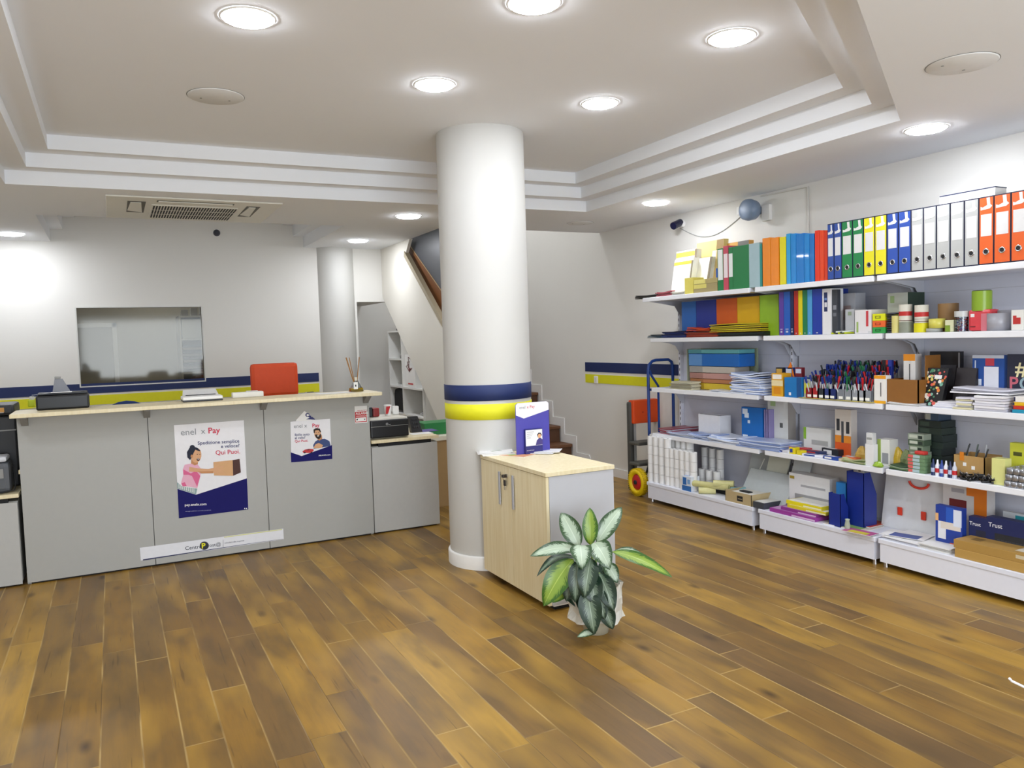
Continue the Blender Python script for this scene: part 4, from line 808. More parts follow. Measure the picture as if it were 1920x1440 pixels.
# ================================================================ gondola shelving on the right wall
BAYS = ((4.345, 5.645, 'left'), (3.292, 4.292, 'middle'), (2.232, 3.272, 'right'))
SHZ = (.61, 1.015, 1.455); SF, TF, BF, BK = 4.262, 4.185, 4.19, 4.625
BASEZ, TOPZ = .18, 1.81
for y0, y1, nm in BAYS:
    t = thing('gondola_shelving', 'white metal wall shelving, %s unit of the three' % {'left': 'left-hand', 'middle': 'middle', 'right': 'right-hand'}[nm], 'shelving', (4.4, (y0+y1)/2, 0))
    k = MB(); k.box((BK, y0, .1), (BK+.012, y1, 1.86), PANEL)
    for z in (.5, .9, 1.3, 1.7): k.box((BK-.0006, y0, z), (BK, y1, z+.003), mat('#B6B7C0', .6))
    k.obj('back_panel', t)
    for yy in ((y0-.024, y0+.0), (y1-.0, y1+.024)) if nm == 'left' else ((y0-.024, y0),):
        k = MB(); k.box((BK-.03, yy[0], 0), (BK+.03, yy[1], 1.9), STEEL)
        for i in range(32): k.box((BK-.0306, yy[0]+.008, .3+i*.05), (BK-.03, yy[1]-.008, .325+i*.05), DGREY)
        k.obj('upright', t)
    k = MB(); k.cbox((BF, y0, BASEZ-.03), (BK, y1-.002, BASEZ), STEEL, .004); k.obj('base_deck', t)
    k = MB(); k.box((BF+.006, y0+.012, .035), (BF+.02, y1-.012, BASEZ-.03), STEEL); k.box((BF+.02, y0+.012, .035), (BK, y0+.03, BASEZ-.03), STEEL); k.box((BF+.02, y1-.03, .035), (BK, y1-.012, BASEZ-.03), STEEL); k.obj('kick_panel', t)
    for yy in (y0+.03, y1-.03):
        k = MB(); k.cyl((BF+.04, yy, 0), (BF+.04, yy, .04), .016, .012, CHROME, 12); k.obj('foot', t)
    for z, f in [(q, SF) for q in SHZ]+[(TOPZ, TF)]:
        k = MB(); k.cbox((f+.012, y0+.003, z-.03), (BK-.001, y1-.003, z), STEEL, .003); s_ = k.obj('shelf', t)
        k = MB(); k.cbox((f, y0+.003, z-.036), (f+.014, y1-.003, z+.0), mat('#EDEEF2', .28, var=.01), .004); k.obj('price_rail', s_)
        for yy in (y0+.006, y1-.009):
            k = MB(); k.prism([(BK-.002, yy, z-.03), (f+.05, yy, z-.03), (f+.2, yy, z-.05), (BK-.09, yy, z-.075), (BK-.03, yy, z-.16), (BK-.002, yy, z-.16)], (0, .003, 0), mat('#C6C7CE', .45)); k.obj('bracket', s_)

# ---------------------------------------------------------------- product builders
# front faces look towards -X (into the room); pan = (u0,u1,v0,v1,colour) on the front, u from the left as seen, side = the same on the -Y face
def carton(name, label, cat, p0, p1, ytop, X, z, m, depth=.1, pan=(), side=(), top=(), group=None, ytop_is_h=False, rot=0, ch=.0015, txt=(), x1=None):
    ya, yb = Yat(p0, X, z), Yat(p1, X, z)
    h = ytop if ytop_is_h else Zat(ytop, X, (ya+yb)/2)-z
    h = max(h, .004); m = mat(m) if isinstance(m, str) else m
    t = None; k = MB(); k.cbox((X, yb, z), (X+depth, ya, z+h), m, ch)
    cm = lambda c: mat(c) if isinstance(c, str) else c
    for n_, (u0, u1, v0, v1, c) in enumerate(pan):
        e = .0006+.0002*n_; k.poly([(X-e, ya+(yb-ya)*u0, z+h*v0), (X-e, ya+(yb-ya)*u1, z+h*v0), (X-e, ya+(yb-ya)*u1, z+h*v1), (X-e, ya+(yb-ya)*u0, z+h*v1)], cm(c))
    for n_, (u0, u1, v0, v1, c) in enumerate(side):
        e = .0006+.0002*n_; k.poly([(X+depth*u0, yb-e, z+h*v0), (X+depth*u1, yb-e, z+h*v0), (X+depth*u1, yb-e, z+h*v1), (X+depth*u0, yb-e, z+h*v1)], cm(c))
    for n_, (u0, u1, v0, v1, c) in enumerate(top):
        e = z+h+.0006+.0002*n_; k.poly([(X+depth*v0, ya+(yb-ya)*u0, e), (X+depth*v0, ya+(yb-ya)*u1, e), (X+depth*v1, ya+(yb-ya)*u1, e), (X+depth*v1, ya+(yb-ya)*u0, e)], cm(c))
    for s_, u, v, size, c in txt:
        k.text(s_, size, cm(c), (X-.0018, ya+(yb-ya)*u, z+h*v), (0, -1, 0), (0, 0, 1), 'LEFT', .01)
    if rot:
        c0 = Vector((X+depth/2, (ya+yb)/2, z)); M = Matrix.Translation(c0) @ Matrix.Rotation(rot, 4, 'Z') @ Matrix.Translation(-c0); k.v = [M @ v for v in k.v]
    o = solo(name, k, label, cat, group); o['h'] = z+h
    return z+h+.0008
def can(name, label, cat, pc_, ytop, X, z, r, m, bands=(), lid=None, group=None, h=None, x1=None):
    y = Yat(pc_, X, z); h = h or Zat(ytop, X-r*.5, y)-z
    k = MB(); k.cyl((X, y, z), (X, y, z+h), r, r, m if not isinstance(m, str) else mat(m), 28)
    for v0, v1, c in bands: k.lathe((X, y, z), [(r+.0006, h*v0), (r+.0006, h*v1)], mat(c) if isinstance(c, str) else c, 28, caps=False)
    if lid: k.cyl((X, y, z+h), (X, y, z+h+.004), r*.96, r*.9, mat(lid), 28)
    solo(name, k, label, cat, group); return z+h+.001
def ringroll(name, label, cat, pc_, X, z, r, h, m, group=None, core=CARD):
    y = Yat(pc_, X, z); k = MB(); k.lathe((X, y, z), [(r*.6, 0), (r, 0), (r, h), (r*.6, h), (r*.55, h), (r*.55, 0)], m if not isinstance(m, str) else mat(m, .25), 28, caps=False); solo(name, k, label, cat, group); return z+h+.0008
def heap(name, label, cat, p0, p1, X, z, h, cols, n=7, depth=.22, group=None, alpha=None, seed=1, curl=.01):
    # a pile of limp flat sleeves / folders, one thing each sheet drawn with its own sag
    rnd = random.Random(seed); ya, yb = Yat(p0, X, z), Yat(p1, X, z); k = MB(); w_ = ya-yb; th = h/n
    for i in range(n):
        o = rnd.uniform(-.012, .012); ow = rnd.uniform(-.02, .01)*1.0; c = cols[i % len(cols)]; c = mat(c) if isinstance(c, str) else c
        zz_ = z+i*th; N_ = 8; vs = []
        for j in range(N_+1):
            u = j/N_; y = ya-w_*u+ow*(1-u)-.0; sag = curl*math.sin(u*math.pi*1.5+i*.7)*(.3+.7*i/n)*.5
            for xx, zz2 in ((X+o, zz_), (X+o, zz_+th*.86), (X+depth+o, zz_), (X+depth+o, zz_+th*.86)): vs.append((xx, y, max(z+.0003, zz2+sag if i else zz2)))
        fs = []
        for j in range(N_):
            a, b = j*4, j*4+4; fs += [(a, b, b+1, a+1), (a+2, a+3, b+3, b+2), (a+1, b+1, b+3, a+3), (a, a+2, b+2, b)]
        fs += [(0, 1, 3, 2), (N_*4, N_*4+2, N_*4+3, N_*4+1)]; k.add(vs, fs, c)
    solo(name, k, label, cat, group); return z+h+.002
GR = '#3D6B36'

# ================================================================ top shelf (z 1.81)
Z4 = TOPZ+.0008; Z3 = SHZ[2]+.0008; Z2 = SHZ[1]+.0008; Z1 = SHZ[0]+.0008; Z0 = BASEZ+.0008
heap('clipboard_stack', 'black folders poking out past the left end of the top shelf', 'folders', 1190, 1236, 4.25, Z4, .03, ['#1B1D1E', '#2C2620', '#141516'], 4, .22, seed=2)
heap('film_wallets', 'pink transparent wallets at the left end of the top shelf', 'wallets', 1231, 1260, 4.21, Z4, .04, [mat('#B86A72', .2), mat('#A04A55', .25)], 5, .2, seed=3)
heap('clear_pouches', 'clear crinkled pouches in front of the white envelopes on the top shelf', 'pouches', 1258, 1284, 4.2, Z4, .03, [mat('#C9C7C2', .15), mat('#DDDAC8', .2)], 4, .12, seed=4)
def board(name, label, cat, p0, p1, ytop, X, z, m, th=.012, lean=.07, pan=(), group=None, depth=None, yaw=0, skew=0):
    ya, yb = Yat(p0, X, z), Yat(p1, X, z); h = Zat(ytop, X+lean, (ya+yb)/2)-z; k = MB(); k.cbox((0, 0, 0), (th, ya-yb, h), mat(m) if isinstance(m, str) else m, .001)
    for n_, (u0, u1, v0, v1, c) in enumerate(pan):
        e = .0006+.0002*n_; L_ = ya-yb; k.poly([(-e, L_*(1-u0), h*v0), (-e, L_*(1-u1), h*v0), (-e, L_*(1-u1), h*v1), (-e, L_*(1-u0), h*v1)], mat(c) if isinstance(c, str) else c)
    S = Matrix(((1, 0, lean/h, 0), (0, 1, skew/h, 0), (0, 0, 1, 0), (0, 0, 0, 1))); M = Matrix.Translation((X, yb, z)) @ Matrix.Rotation(yaw, 4, 'Z') @ S
    k.v = [M @ v for v in k.v]; return solo(name, k, label, cat, group)
G_ = 'padded envelopes standing on the top shelf'
board('envelope_bundle', 'tallest cream envelopes at the back of the top shelf left end', 'envelopes', 1300, 1350, 452, 4.42, Z4, '#D9C77E', .05, .05, ((.75, 1, 0, 1, '#8E7440'),), G_)
board('envelope_bundle', 'yellow-topped white envelopes second from left on the top shelf', 'envelopes', 1264, 1302, 470, 4.33, Z4, '#EFEDE4', .05, .02, ((0, 1, .86, .97, '#E6B84C'), (.9, 1, 0, 1, '#7E715C')), G_, skew=-.02)
board('envelope_bundle', 'front white envelope block with a yellow band, leftmost on the top shelf', 'envelopes', 1257, 1292, 486, 4.24, Z4, '#F4F2EC', .06, .03, ((0, 1, .84, .93, '#E6C04C'), (.92, 1, 0, .93, '#8A8068')), G_, skew=-.03)
board('envelope_bundle', 'white envelope block leaning right in the middle of the envelopes', 'envelopes', 1301, 1326, 484, 4.30, Z4, '#F2F0EA', .05, .02, ((.82, 1, 0, 1, '#857A66'),), G_, skew=-.05)
board('envelope_bundle', 'tan envelopes leaning against the green files', 'envelopes', 1326, 1345, 470, 4.33, Z4, '#D9BE7C', .06, .02, ((0, .4, 0, 1, '#EAE4D2'),), G_, skew=-.05)
board('envelope_bundle', 'orange-edged envelopes behind the green files', 'envelopes', 1352, 1402, 454, 4.48, Z4, '#D9A24E', .05, .02, ((.6, 1, .7, 1, '#6E6A62'),), G_)
carton('envelope_pack', 'pale yellow pack lying low in front of the envelopes', 'pack', 1284, 1300, 521, 4.2, Z4, '#D8CB60', .12)
zz_ = carton('envelope_pack', 'lower yellow-brown pack beside the green files', 'pack', 1301, 1345, 532, 4.2, Z4, '#A39466', .14, pan=((0, .55, .5, 1, '#D9CE70'),))
carton('envelope_pack', 'upper yellow-brown pack beside the green files', 'pack', 1301, 1345, 523, 4.2, zz_, '#B0A06A', .13, pan=((0, .5, .1, 1, '#E0D67A'),))
carton('file_binder', 'thin blue binder squeezed left of the green and white files', 'binder', 1343, 1347, 503, 4.3, Z4, '#1F4FA8', .2)
carton('file_binder', 'slim green binder with white label, left of the red one', 'binder', 1346, 1357, 466, 4.2, Z4, '#1F7A43', .22, pan=((.1, .9, .25, .97, '#E6EAE6'),))
carton('file_binder', 'slim red-pink binder with white label on the top shelf', 'binder', 1357, 1366, 461, 4.2, Z4, '#C4495C', .22, pan=((.1, .9, .28, .82, '#EBDDE0'),))
carton('file_binder', 'thick green binder with a narrow white spine label', 'binder', 1367, 1405, 461, 4.2, Z4, '#1F7A43', .25, pan=((0, .2, .3, .85, '#E2E8E4'), (.2, .215, 0, 1, '#145E30')))
carton('file_binder', 'pale blue-grey binder right of the thick green binder', 'binder', 1405, 1425, 456, 4.2, Z4, '#A4BEC4', .25)
carton('file_binder', 'thin teal binder between pale blue and orange folders', 'binder', 1425, 1429, 457, 4.2, Z4, '#2E8C84', .25)
fold = [(1430, 1445, '#EE8A08', 'orange box folder, left of two'), (1445, 1461, '#EE8A08', 'orange box folder, right of two'), (1462, 1474, '#E6D800', 'yellow box folder next to the orange pair'),
        (1474.5, 1482.5, '#2E9ED8', 'light blue box folder next to the yellow one'), (1483, 1493, '#1486D2', 'second blue box folder from the yellow one'), (1493, 1508, '#0E78C8', 'widest blue box folder'),
        (1508, 1518, '#1884CE', 'blue box folder fourth from the yellow one'), (1518, 1527, '#0F72C0', 'blue box folder touching the red-orange ones'), (1528, 1537, '#E0361A', 'red-orange box folder, left of three'), (1537, 1545, '#E4481C', 'red-orange box folder, middle of three'), (1545, 1552, '#DC3A14', 'leaning red-orange box folder beside the lever arch files')]
for a, b, c, lab in fold:
    carton('box_folder', lab, 'folder', a+.3, b-.3, 440+(1552-a)*.05 if a < 1474 else (438 if a < 1528 else 432), TF+.01, Z4, mat(c, .25, coat=.3), .27, pan=((.2, .24, 0, 1, mat(c, .6)),), group='colourful box folders on the top shelf', ch=.003)
ed = [1552, 1564.4, 1578.8, 1599.3, 1620, 1641, 1663.3, 1685, 1708.8, 1731.8, 1756.2, 1782, 1808.5, 1835.5, 1863.7, 1895.7, 1925, 1957]
LC = ['#2F4F9E']*2+['#1E8348']*2+['#E8DE22']*2+['#2C4FA6']*2+['#B4B5B2']*5+['#E2601C']*4
cn = ['narrow blue', 'narrow blue', 'green', 'green', 'yellow', 'yellow', 'blue', 'blue', 'grey', 'grey', 'grey', 'grey', 'grey', 'orange', 'orange', 'orange', 'orange']
pos = ['left', 'right', 'left', 'right', 'left', 'right', 'left', 'right', 'first from left', 'second from left', 'third from left', 'fourth from left', 'rightmost', 'leftmost', 'second from left', 'third from left', 'last before the photo edge']
LH = Zat(419, TF, Yat(1560, TF, 1.9))-Z4
EDGE = mat('#1A1F3C', .5)
for i in range(17):
    X = TF+.004; ya, yb = Yat(ed[i], X, Z4)-.0015, Yat(ed[i+1], X, Z4)+.0015; L_ = ya-yb; H_ = LH; c = mat(LC[i], .45)
    t = thing('lever_arch_file', '%s lever arch file, %s of its colour on the top shelf' % (cn[i], pos[i]), 'file', (X, (ya+yb)/2, Z4), 'lever arch files on the top shelf')
    k = MB(); k.box((X, yb, Z4), (X+.29, ya, Z4+H_), EDGE); k.box((X-.0015, yb+L_*.06, Z4+.006), (X, ya-.002, Z4+H_-.006), c); k.obj('box_body', t)
    k = MB(); k.poly([(X-.0022, ya-L_*.12, Z4+H_*.42), (X-.0022, yb+L_*.14, Z4+H_*.42), (X-.0022, yb+L_*.14, Z4+H_*.74), (X-.0022, ya-L_*.12, Z4+H_*.74)], mat('#DEDDDC', .5))
    yc = (ya+yb)/2+L_*.05; zc_ = Z4+H_*.9; pt = [(X-.0022, yc+L_*.28*math.cos(a), zc_+.022*math.sin(a)) for a in [j*math.pi/9 for j in range(9, 19)]]+[(X-.0022, yc-L_*.38, zc_-.03), (X-.0022, yc-L_*.36, zc_-.045), (X-.0022, yc-L_*.1, zc_-.036), (X-.0022, yc+L_*.24, zc_-.03)]
    k.poly([(X-.0022, ya-L_*.1, zc_-.034), (X-.0022, yb+L_*.28, zc_-.03), (X-.0022, yb+L_*.1, zc_-.018), (X-.0022, yb+L_*.24, zc_-.006), (X-.0022, yb+L_*.27, zc_+.028), (X-.0022, yb+L_*.5, zc_+.028), (X-.0022, yb+L_*.45, zc_-.01), (X-.0022, ya-L_*.25, zc_-.02), (X-.0022, ya-L_*.1, zc_-.015)], mat('#E4E4E2', .5))
    k.obj('spine_label', t)
    k = MB(); zz_ = Z4+H_*.19; yc = (ya+yb)/2+L_*.03; r_ = min(.0115, L_*.24); k.lathe((X-.002, yc, zz_), [(r_*1.5, 0), (r_*1.3, -.003), (r_, -.001)], CHROME, 20, 'X', caps=False); k.cyl((X-.0022, yc, zz_), (X-.0028, yc, zz_), r_, m=BLACKM, n=18); k.obj('finger_hole', t)
X = 4.22; ya, yb = Yat(1762, X, Z4+LH), Yat(1866, X, Z4+LH); t_ = thing('storage_box', 'flat white box with dark edges lying on the grey lever arch files', 'box', (X, (ya+yb)/2, Z4+LH+.001)); zz_ = Z4+LH+.001
k = MB(); k.cbox((X, yb, zz_), (X+.1, ya, zz_+.045), WHITE, .001); k.obj('tray', t_)
k = MB(); k.box((X-.001, yb-.001, zz_+.045), (X+.101, ya+.001, zz_+.05), mat('#1C2550', .5)); k.obj('dark_rim', t_)

# ================================================================ second shelf (z 1.455)
for a, b, c, lab in ((1279, 1306, '#2A66B4', 'light blue project folder, first from left'), (1306, 1344, '#1B2F8C', 'navy project folder, second from left'), (1344, 1383, '#CC5A12', 'orange project folder, third from left'), (1383, 1425, '#D6A800', 'yellow project folder, fourth from left'), (1425, 1461, '#8DB424', 'lime green project folder, last of the row')):
    carton('project_folder', lab+' on the second shelf', 'folder', a, b-.5, .30, 4.36 if a < 1425 else 4.34, Z3, mat(c, .4), .04, ytop_is_h=True, group='tall project folders at the back of the second shelf')
heap('folder_stack', 'dark teal folders overhanging the left end of the second shelf', 'folders', 1216, 1252, 4.33, Z3, .028, ['#15303C', '#1F4B66', '#101A20'], 4, .2, seed=8)
heap('folder_stack', 'navy folder stack near the left end of the second shelf', 'folders', 1242, 1286, 4.28, Z3, .055, ['#1A2A66', '#24387E', '#151E44'], 6, .24, seed=9, curl=.006)
z_ = heap('folder_stack', 'red-orange folder stack on the second shelf', 'folders', 1285, 1345, 4.275, Z3, .05, ['#8C3020', '#B23A1A', '#7A3A2A'], 7, .26, seed=10, curl=.008)
heap('folder_stack', 'black-green folders under the yellow stack', 'folders', 1346, 1432, 4.275, Z3, .032, ['#1A231E', '#2A2016', '#12261E'], 5, .1, seed=12, curl=.003)
heap('folder_stack', 'bright orange folders topping the red stack', 'folders', 1288, 1330, 4.27, z_, .025, ['#D24812', '#B23A1A'], 3, .24, seed=13, curl=.02)
heap('folder_stack', 'yellow folder stack with black elastic edges on the second shelf', 'folders', 1332, 1428, 4.272, Z3+.036, .062, ['#C9B414', '#8C7A1C', '#D8C61E', '#4A3E14'], 9, .09, seed=14, curl=.006)
rb = [(1461, 1470, '#5A3C9C', 'purple'), (1470, 1482, '#1E5CB8', 'mid blue'), (1482, 1488.5, '#1B2450', 'narrow dark blue'), (1489, 1497, '#B8281C', 'red'), (1497, 1505, '#E2CF10', 'yellow'), (1505, 1514, '#1E7A48', 'green'), (1514, 1523, '#4C9CD4', 'sky blue'), (1523.5, 1541, '#1C3AA0', 'royal blue')]
for a, b, c, lab in rb:
    carton('ring_binder', lab+' ring binder standing on the second shelf', 'binder', a+.2, b-.3, .308, 4.275, Z3, mat(c, .35), .26, pan=((.3, .7, .06, .1, '#C8C8D0'), (.25, .75, .13, .15, '#B8B8D0')) if a < 1489 else ((.4, .6, .03, .05, '#D8D8D8'),), group='coloured ring binders on the second shelf', ytop_is_h=True)
carton('ring_binder', 'wide white binder with dark window label on the second shelf', 'binder', 1542, 1558, .305, 4.275, Z3, mat('#E9E9EB', .3), .12, ytop_is_h=True, pan=((.22, .62, .5, .92, '#1C2C5C'), (.28, .56, .6, .7, '#E0E0E6'), (.28, .56, .75, .8, '#7090C8')))
carton('ring_binder', 'slim charcoal binder beside the wide white binder', 'binder', 1560.5, 1570.5, .295, 4.285, Z3, mat('#3C4048', .4), .03, ytop_is_h=True, pan=((.2, .8, .55, .65, '#8A8E96'), (.2, .8, .4, .48, '#70747C')))
carton('storage_box', 'translucent grey box behind the white price boxes on the second shelf', 'box', 1576, 1604, .27, 4.42, Z3, mat('#AFB1B8', .3), .1, ytop_is_h=True, pan=((.2, .7, .35, .7, '#A3908F'),))
for i in range(7):
    y = Yat(1562+i*4, 4.29, Z3); k = MB(); k.tube([(4.275, y, Z3+.006+.004*(i % 3)), (4.33, y-.09+.01*i, Z3+.006+.006*(i % 3))], .0055, mat(('#C8D414', '#22302A', '#DDE3DA')[i % 3], .4), 8)
    solo('highlighter', k, 'highlighter pen lying loose at the foot of the charcoal binder', 'pen', 'loose highlighters on the second shelf')
carton('product_box', 'pale grey box with green tag, left neighbour of the red-swoosh box', 'box', 1585, 1602, 580, 4.33, Z3, '#C3C6CA', .12, pan=((.3, .7, .75, .9, '#9AA88C'),))
carton('product_box', 'white box with a red swoosh on the second shelf', 'box', 1603, 1634, 581, 4.29, Z3, '#E6E3E3', .16, pan=((.68, .82, .3, .95, '#CC3C44'), (.1, .22, .05, .5, '#9CB868'), (.8, .98, .0, .1, '#D0D0D0')))
z_ = Z3
for lab, c, c2, h in (('green tape-shaped pack, bottom of the neon stack', '#2FA04A', '#0E5E26', .037), ('orange pack in the middle of the neon stack', '#EE6A2C', '#B03818', .04), ('yellow pack on top of the neon stack', '#E3E618', '#8C8E10', .043)):
    z_ = carton('marker_pack', lab, 'pack', 1636, 1660, h, 4.285, z_, c, .12, ytop_is_h=True, pan=((.2, .65, .3, .7, c2), (.3, .55, .42, .6, c)))
k = MB(); rnd = random.Random(4); y = Yat(1672, 4.30, Z3)
for j in range(9): k.lathe((4.31, y, Z3+j*.014), [(.001, 0), (.034+rnd.uniform(-.004, .004), .002), (.037+rnd.uniform(-.004, .004), .008), (.03, .012), (.001, .0135)], mat('#23242C' if j % 2 else '#3B3C48', .3), 14)
solo('refuse_bag_roll', k, 'dark crumpled bag roll right of the neon stack', 'roll')
carton('product_box', 'tall white box with a dark green side behind the glue cans', 'box', 1664, 1702, 549, 4.42, Z3, '#B4B8B0', .16, pan=((.15, .35, .75, .93, '#8FA672'),), side=((0, 1, 0, 1, '#2F4233'),))
S3 = 4.30
can('adhesive_tape', 'small pale yellow tape roll tower in front of the glue cans', 'tape', 1679.5, 592, 4.29, Z3, .023, '#D6CC7C')
z_ = can('metal_tin', 'grey-green tin under the left glue can', 'tin', 1699, 604, 4.31, Z3, .04, '#8A8F80', lid='#A5AA9A'); can('glue_can', 'left white glue can with red band', 'can', 1698, 571, 4.31, z_, .037, '#DAD7C8', ((.35, .6, '#C02A24'), (.06, .1, '#5E2A24')))
z_ = can('adhesive_tape', 'flat bright yellow tape roll under the right glue can', 'tape', 1728, 606, 4.31, Z3, .042, '#E0D810'); can('glue_can', 'right white glue can with red band', 'can', 1728, 572, 4.31, z_, .038, '#DAD7C8', ((.35, .6, '#C02A24'), (.06, .1, '#5E2A24'), (.2, .24, '#9A9A90')))
z_ = ringroll('adhesive_tape', 'flat clear tape roll under the yellow tape', 'tape', 1752, 4.31, Z3, .044, .022, '#A8ABA8'); ringroll('adhesive_tape', 'wide yellow tape roll on the clear roll', 'tape', 1757, 4.31, z_, .044, .055, '#D8D060')
can('adhesive_tape', 'brown packing tape roll behind the yellow tape', 'tape', 1778, 569, 4.40, Z3, .055, '#8C6A40')
carton('product_box', 'small cream and green box in front of the brown tape', 'box', 1772, 1788, 600, 4.28, Z3, '#DCDDB8', .05, pan=((0, .6, 0, .55, '#7E9A2C'),))
y = Yat(1803, 4.30, Z3); k = MB(); k.cyl((4.30, y, Z3), (4.30, y, Z3+.082), .035, m=CLEAR, n=24); t_ = thing('pin_jar', 'clear jar of coloured pins with a frosted lid', 'jar', (4.3, y, Z3)); k.obj('jar_body', t_)
k = MB(); k.cyl((4.3, y, Z3+.083), (4.3, y, Z3+.115), .037, m=mat('#C9CCCB', .3), n=24); k.obj('lid', t_)
k = MB(); rnd = random.Random(9)
for i in range(110):
    a, r_, z__ = rnd.uniform(0, 6.28), .031*math.sqrt(rnd.random()), rnd.uniform(.004, .075); c = Vector((4.3+r_*math.cos(a), y+r_*math.sin(a), Z3+z__)); k.box(c-Vector((.003,)*3), c+Vector((.003,)*3), mat(('#C22A30', '#2A4CA8', '#E4E4E4', '#1D2A44')[i % 4], .4))
o = k.obj('pins', t_); o['kind'] = 'stuff'
carton('adhesive_tape', 'red shrink-wrapped tape block under the lime roll', 'tape', 1815, 1856, 580, 4.29, Z3, mat('#D8434C', .25), .09, pan=((.12, .3, .65, .8, '#EDE8E8'), (.1, .35, .18, .24, '#7A1C22'), (.6, 1, 0, .8, '#CF7480')), ch=.015)
can('ribbon_roll', 'lime green ribbon roll on top of the red tape block', 'roll', 1841, 548, 4.33, Z3+.112, .05, mat('#88A82A', .3), h=.11, lid='#1E2414')
ringroll('adhesive_tape', 'pair of frosted tape rolls right of the red tape block', 'tape', 1871, 4.33, Z3, .055, .095, '#A6A6AE'); ringroll('adhesive_tape', 'dark-rimmed clear tape roll behind the small red and white card box', 'tape', 1890, 4.41, Z3, .06, .11, '#8E8E96')
carton('product_box', 'small white box with a red picture at the right end of the second shelf', 'box', 1896, 1918, 581, 4.28, Z3, '#E9E8E2', .03, pan=((.15, .8, .3, .62, '#C0302C'), (.15, .45, .62, .72, '#C0302C')))

# ================================================================ third shelf (z 1.015)
heap('paper_pads', 'cream note pads at the left end of the third shelf', 'pads', 1256, 1296, 4.275, Z2, .07, ['#D4CFB4', '#BDB79E', '#9A9580'], 8, .1, seed=21, curl=.004)
t_ = thing('packet_display', 'clear wall pocket box of coloured crepe packets on the third shelf', 'display', (4.45, 5.2, Z2)); ya, yb = Yat(1300, 4.42, Z2), Yat(1395, 4.42, Z2)
k = MB(); k.box((4.55, yb-.01, Z2), (4.565, ya+.05, Z2+.34), mat('#8E9A80', .5)); k.box((4.40, ya+.05, Z2), (4.55, ya+.056, Z2+.34), mat('#A8AE98', .5)); k.obj('back_card', t_)
for i, (h0, h1, c, c2) in enumerate(((0, .055, '#D2B430', '#B8962A'), (.057, .09, '#B8794E', '#A06A40'), (.092, .14, '#BE8F86', '#A4776E'), (.142, .195, '#BDB4A8', '#9C9894'), (.197, .30, '#1C63B0', '#1A5098'), (.302, .335, '#5FA4A8', '#4E8C94'))):
    o_ = -.004*i; solo('crepe_packet', MB().cbox((4.39+o_, yb+(.06 if i < 4 else 0), Z2+h0+.0008), (4.54, ya, Z2+h1), mat(c, .3), .006).box((4.3895+o_, ya-.17, Z2+h0+.004), (4.3905+o_, ya-.004, Z2+h1-.004), mat(c2 if i != 4 else '#5A8CC4', .15)), ('yellow', 'orange-brown', 'dusty pink', 'beige', 'large blue', 'thin teal')[i]+' crepe packet in the stack on the third shelf', 'packet', 'crepe packets on the third shelf')
BLS = mat('#BFCBE6', .25, var=.06); BLS2 = mat('#8FA3D2', .3); BLS3 = mat('#DDE4F2', .3)
heap('sleeve_stack', 'tall stack of pale blue plastic sleeves on the third shelf', 'sleeves', 1370, 1425, 4.275, Z2, .16, [BLS3, BLS, BLS3, BLS2], 14, .22, seed=31, curl=.02)
heap('sleeve_stack', 'low stack of blue sleeves at the joint of left and middle shelves', 'sleeves', 1398, 1432, 4.27, Z2, .05, [BLS2, BLS3], 6, .12, seed=32)
heap('sleeve_stack', 'flat pale sleeves hanging over the shelf edge in front of the crepe packets', 'sleeves', 1330, 1372, 4.264, Z2, .012, [BLS3], 3, .12, seed=33)
heap('sleeve_stack', 'rumpled sleeve stack with dark blue edges right of the tall sleeve stack', 'sleeves', 1405, 1440, 4.45, Z2, .09, [BLS3, BLS2, mat('#5C74B8', .3)], 8, .15, seed=34, curl=.02)
carton('marker_box', 'yellow patterned marker box at the left end of the pens', 'box', 1447, 1468, 700, 4.275, Z2, '#E0A41C', .1, pan=((0, 1, .45, .7, '#E9D9A8'), (.1, .9, .75, .95, '#F0EAE0'), (.2, .8, .1, .4, '#D88A10')))
y = Yat(1473, 4.36, Z2); k = MB(); k.prism([(4.36, y+.03, Z2+.12), (4.36, y-.05, Z2+.245), (4.36, y-.09, Z2+.12), (4.36, y-.075, Z2+.12), (4.36, y-.05, Z2+.2), (4.36, y+.01, Z2+.12)], (.004, 0, 0), mat('#E2781A', .35)); k.box((4.362, y-.06, Z2), (4.364, y+.01, Z2+.13), mat('#E2781A', .35)); solo('set_square', k, 'orange triangular card standing behind the blue pen box', 'set square')
zb2 = carton('pen_tray', 'bright blue pen box at the front of the middle third shelf', 'box', 1471, 1504, 708, 4.27, Z2, '#1673B8', .09, pan=((.25, .38, .1, .25, '#E8E8EE'), (.7, .98, 0, 1, '#154E8A')))
for i in range(3):
    a_ = 1455+i*18; carton('ink_cartridge', 'small dark cartridge pack standing behind the blue pen box', 'pack', a_, a_+13, 689, 4.36, Z2, ('#20222C', '#1E3E8C', '#7A1E28')[i], .03, pan=((.1, .9, .8, .95, '#C9A24A' if i == 0 else '#C8D0E0'),), group='cartridge packs behind the blue pen box')
carton('product_box', 'small grey and yellow jar box right of the blue pen box', 'box', 1507, 1519, 711, 4.275, Z2, '#A9ABA2', .04, pan=((.1, .9, .25, .8, '#C8CC40'),), ch=.006)
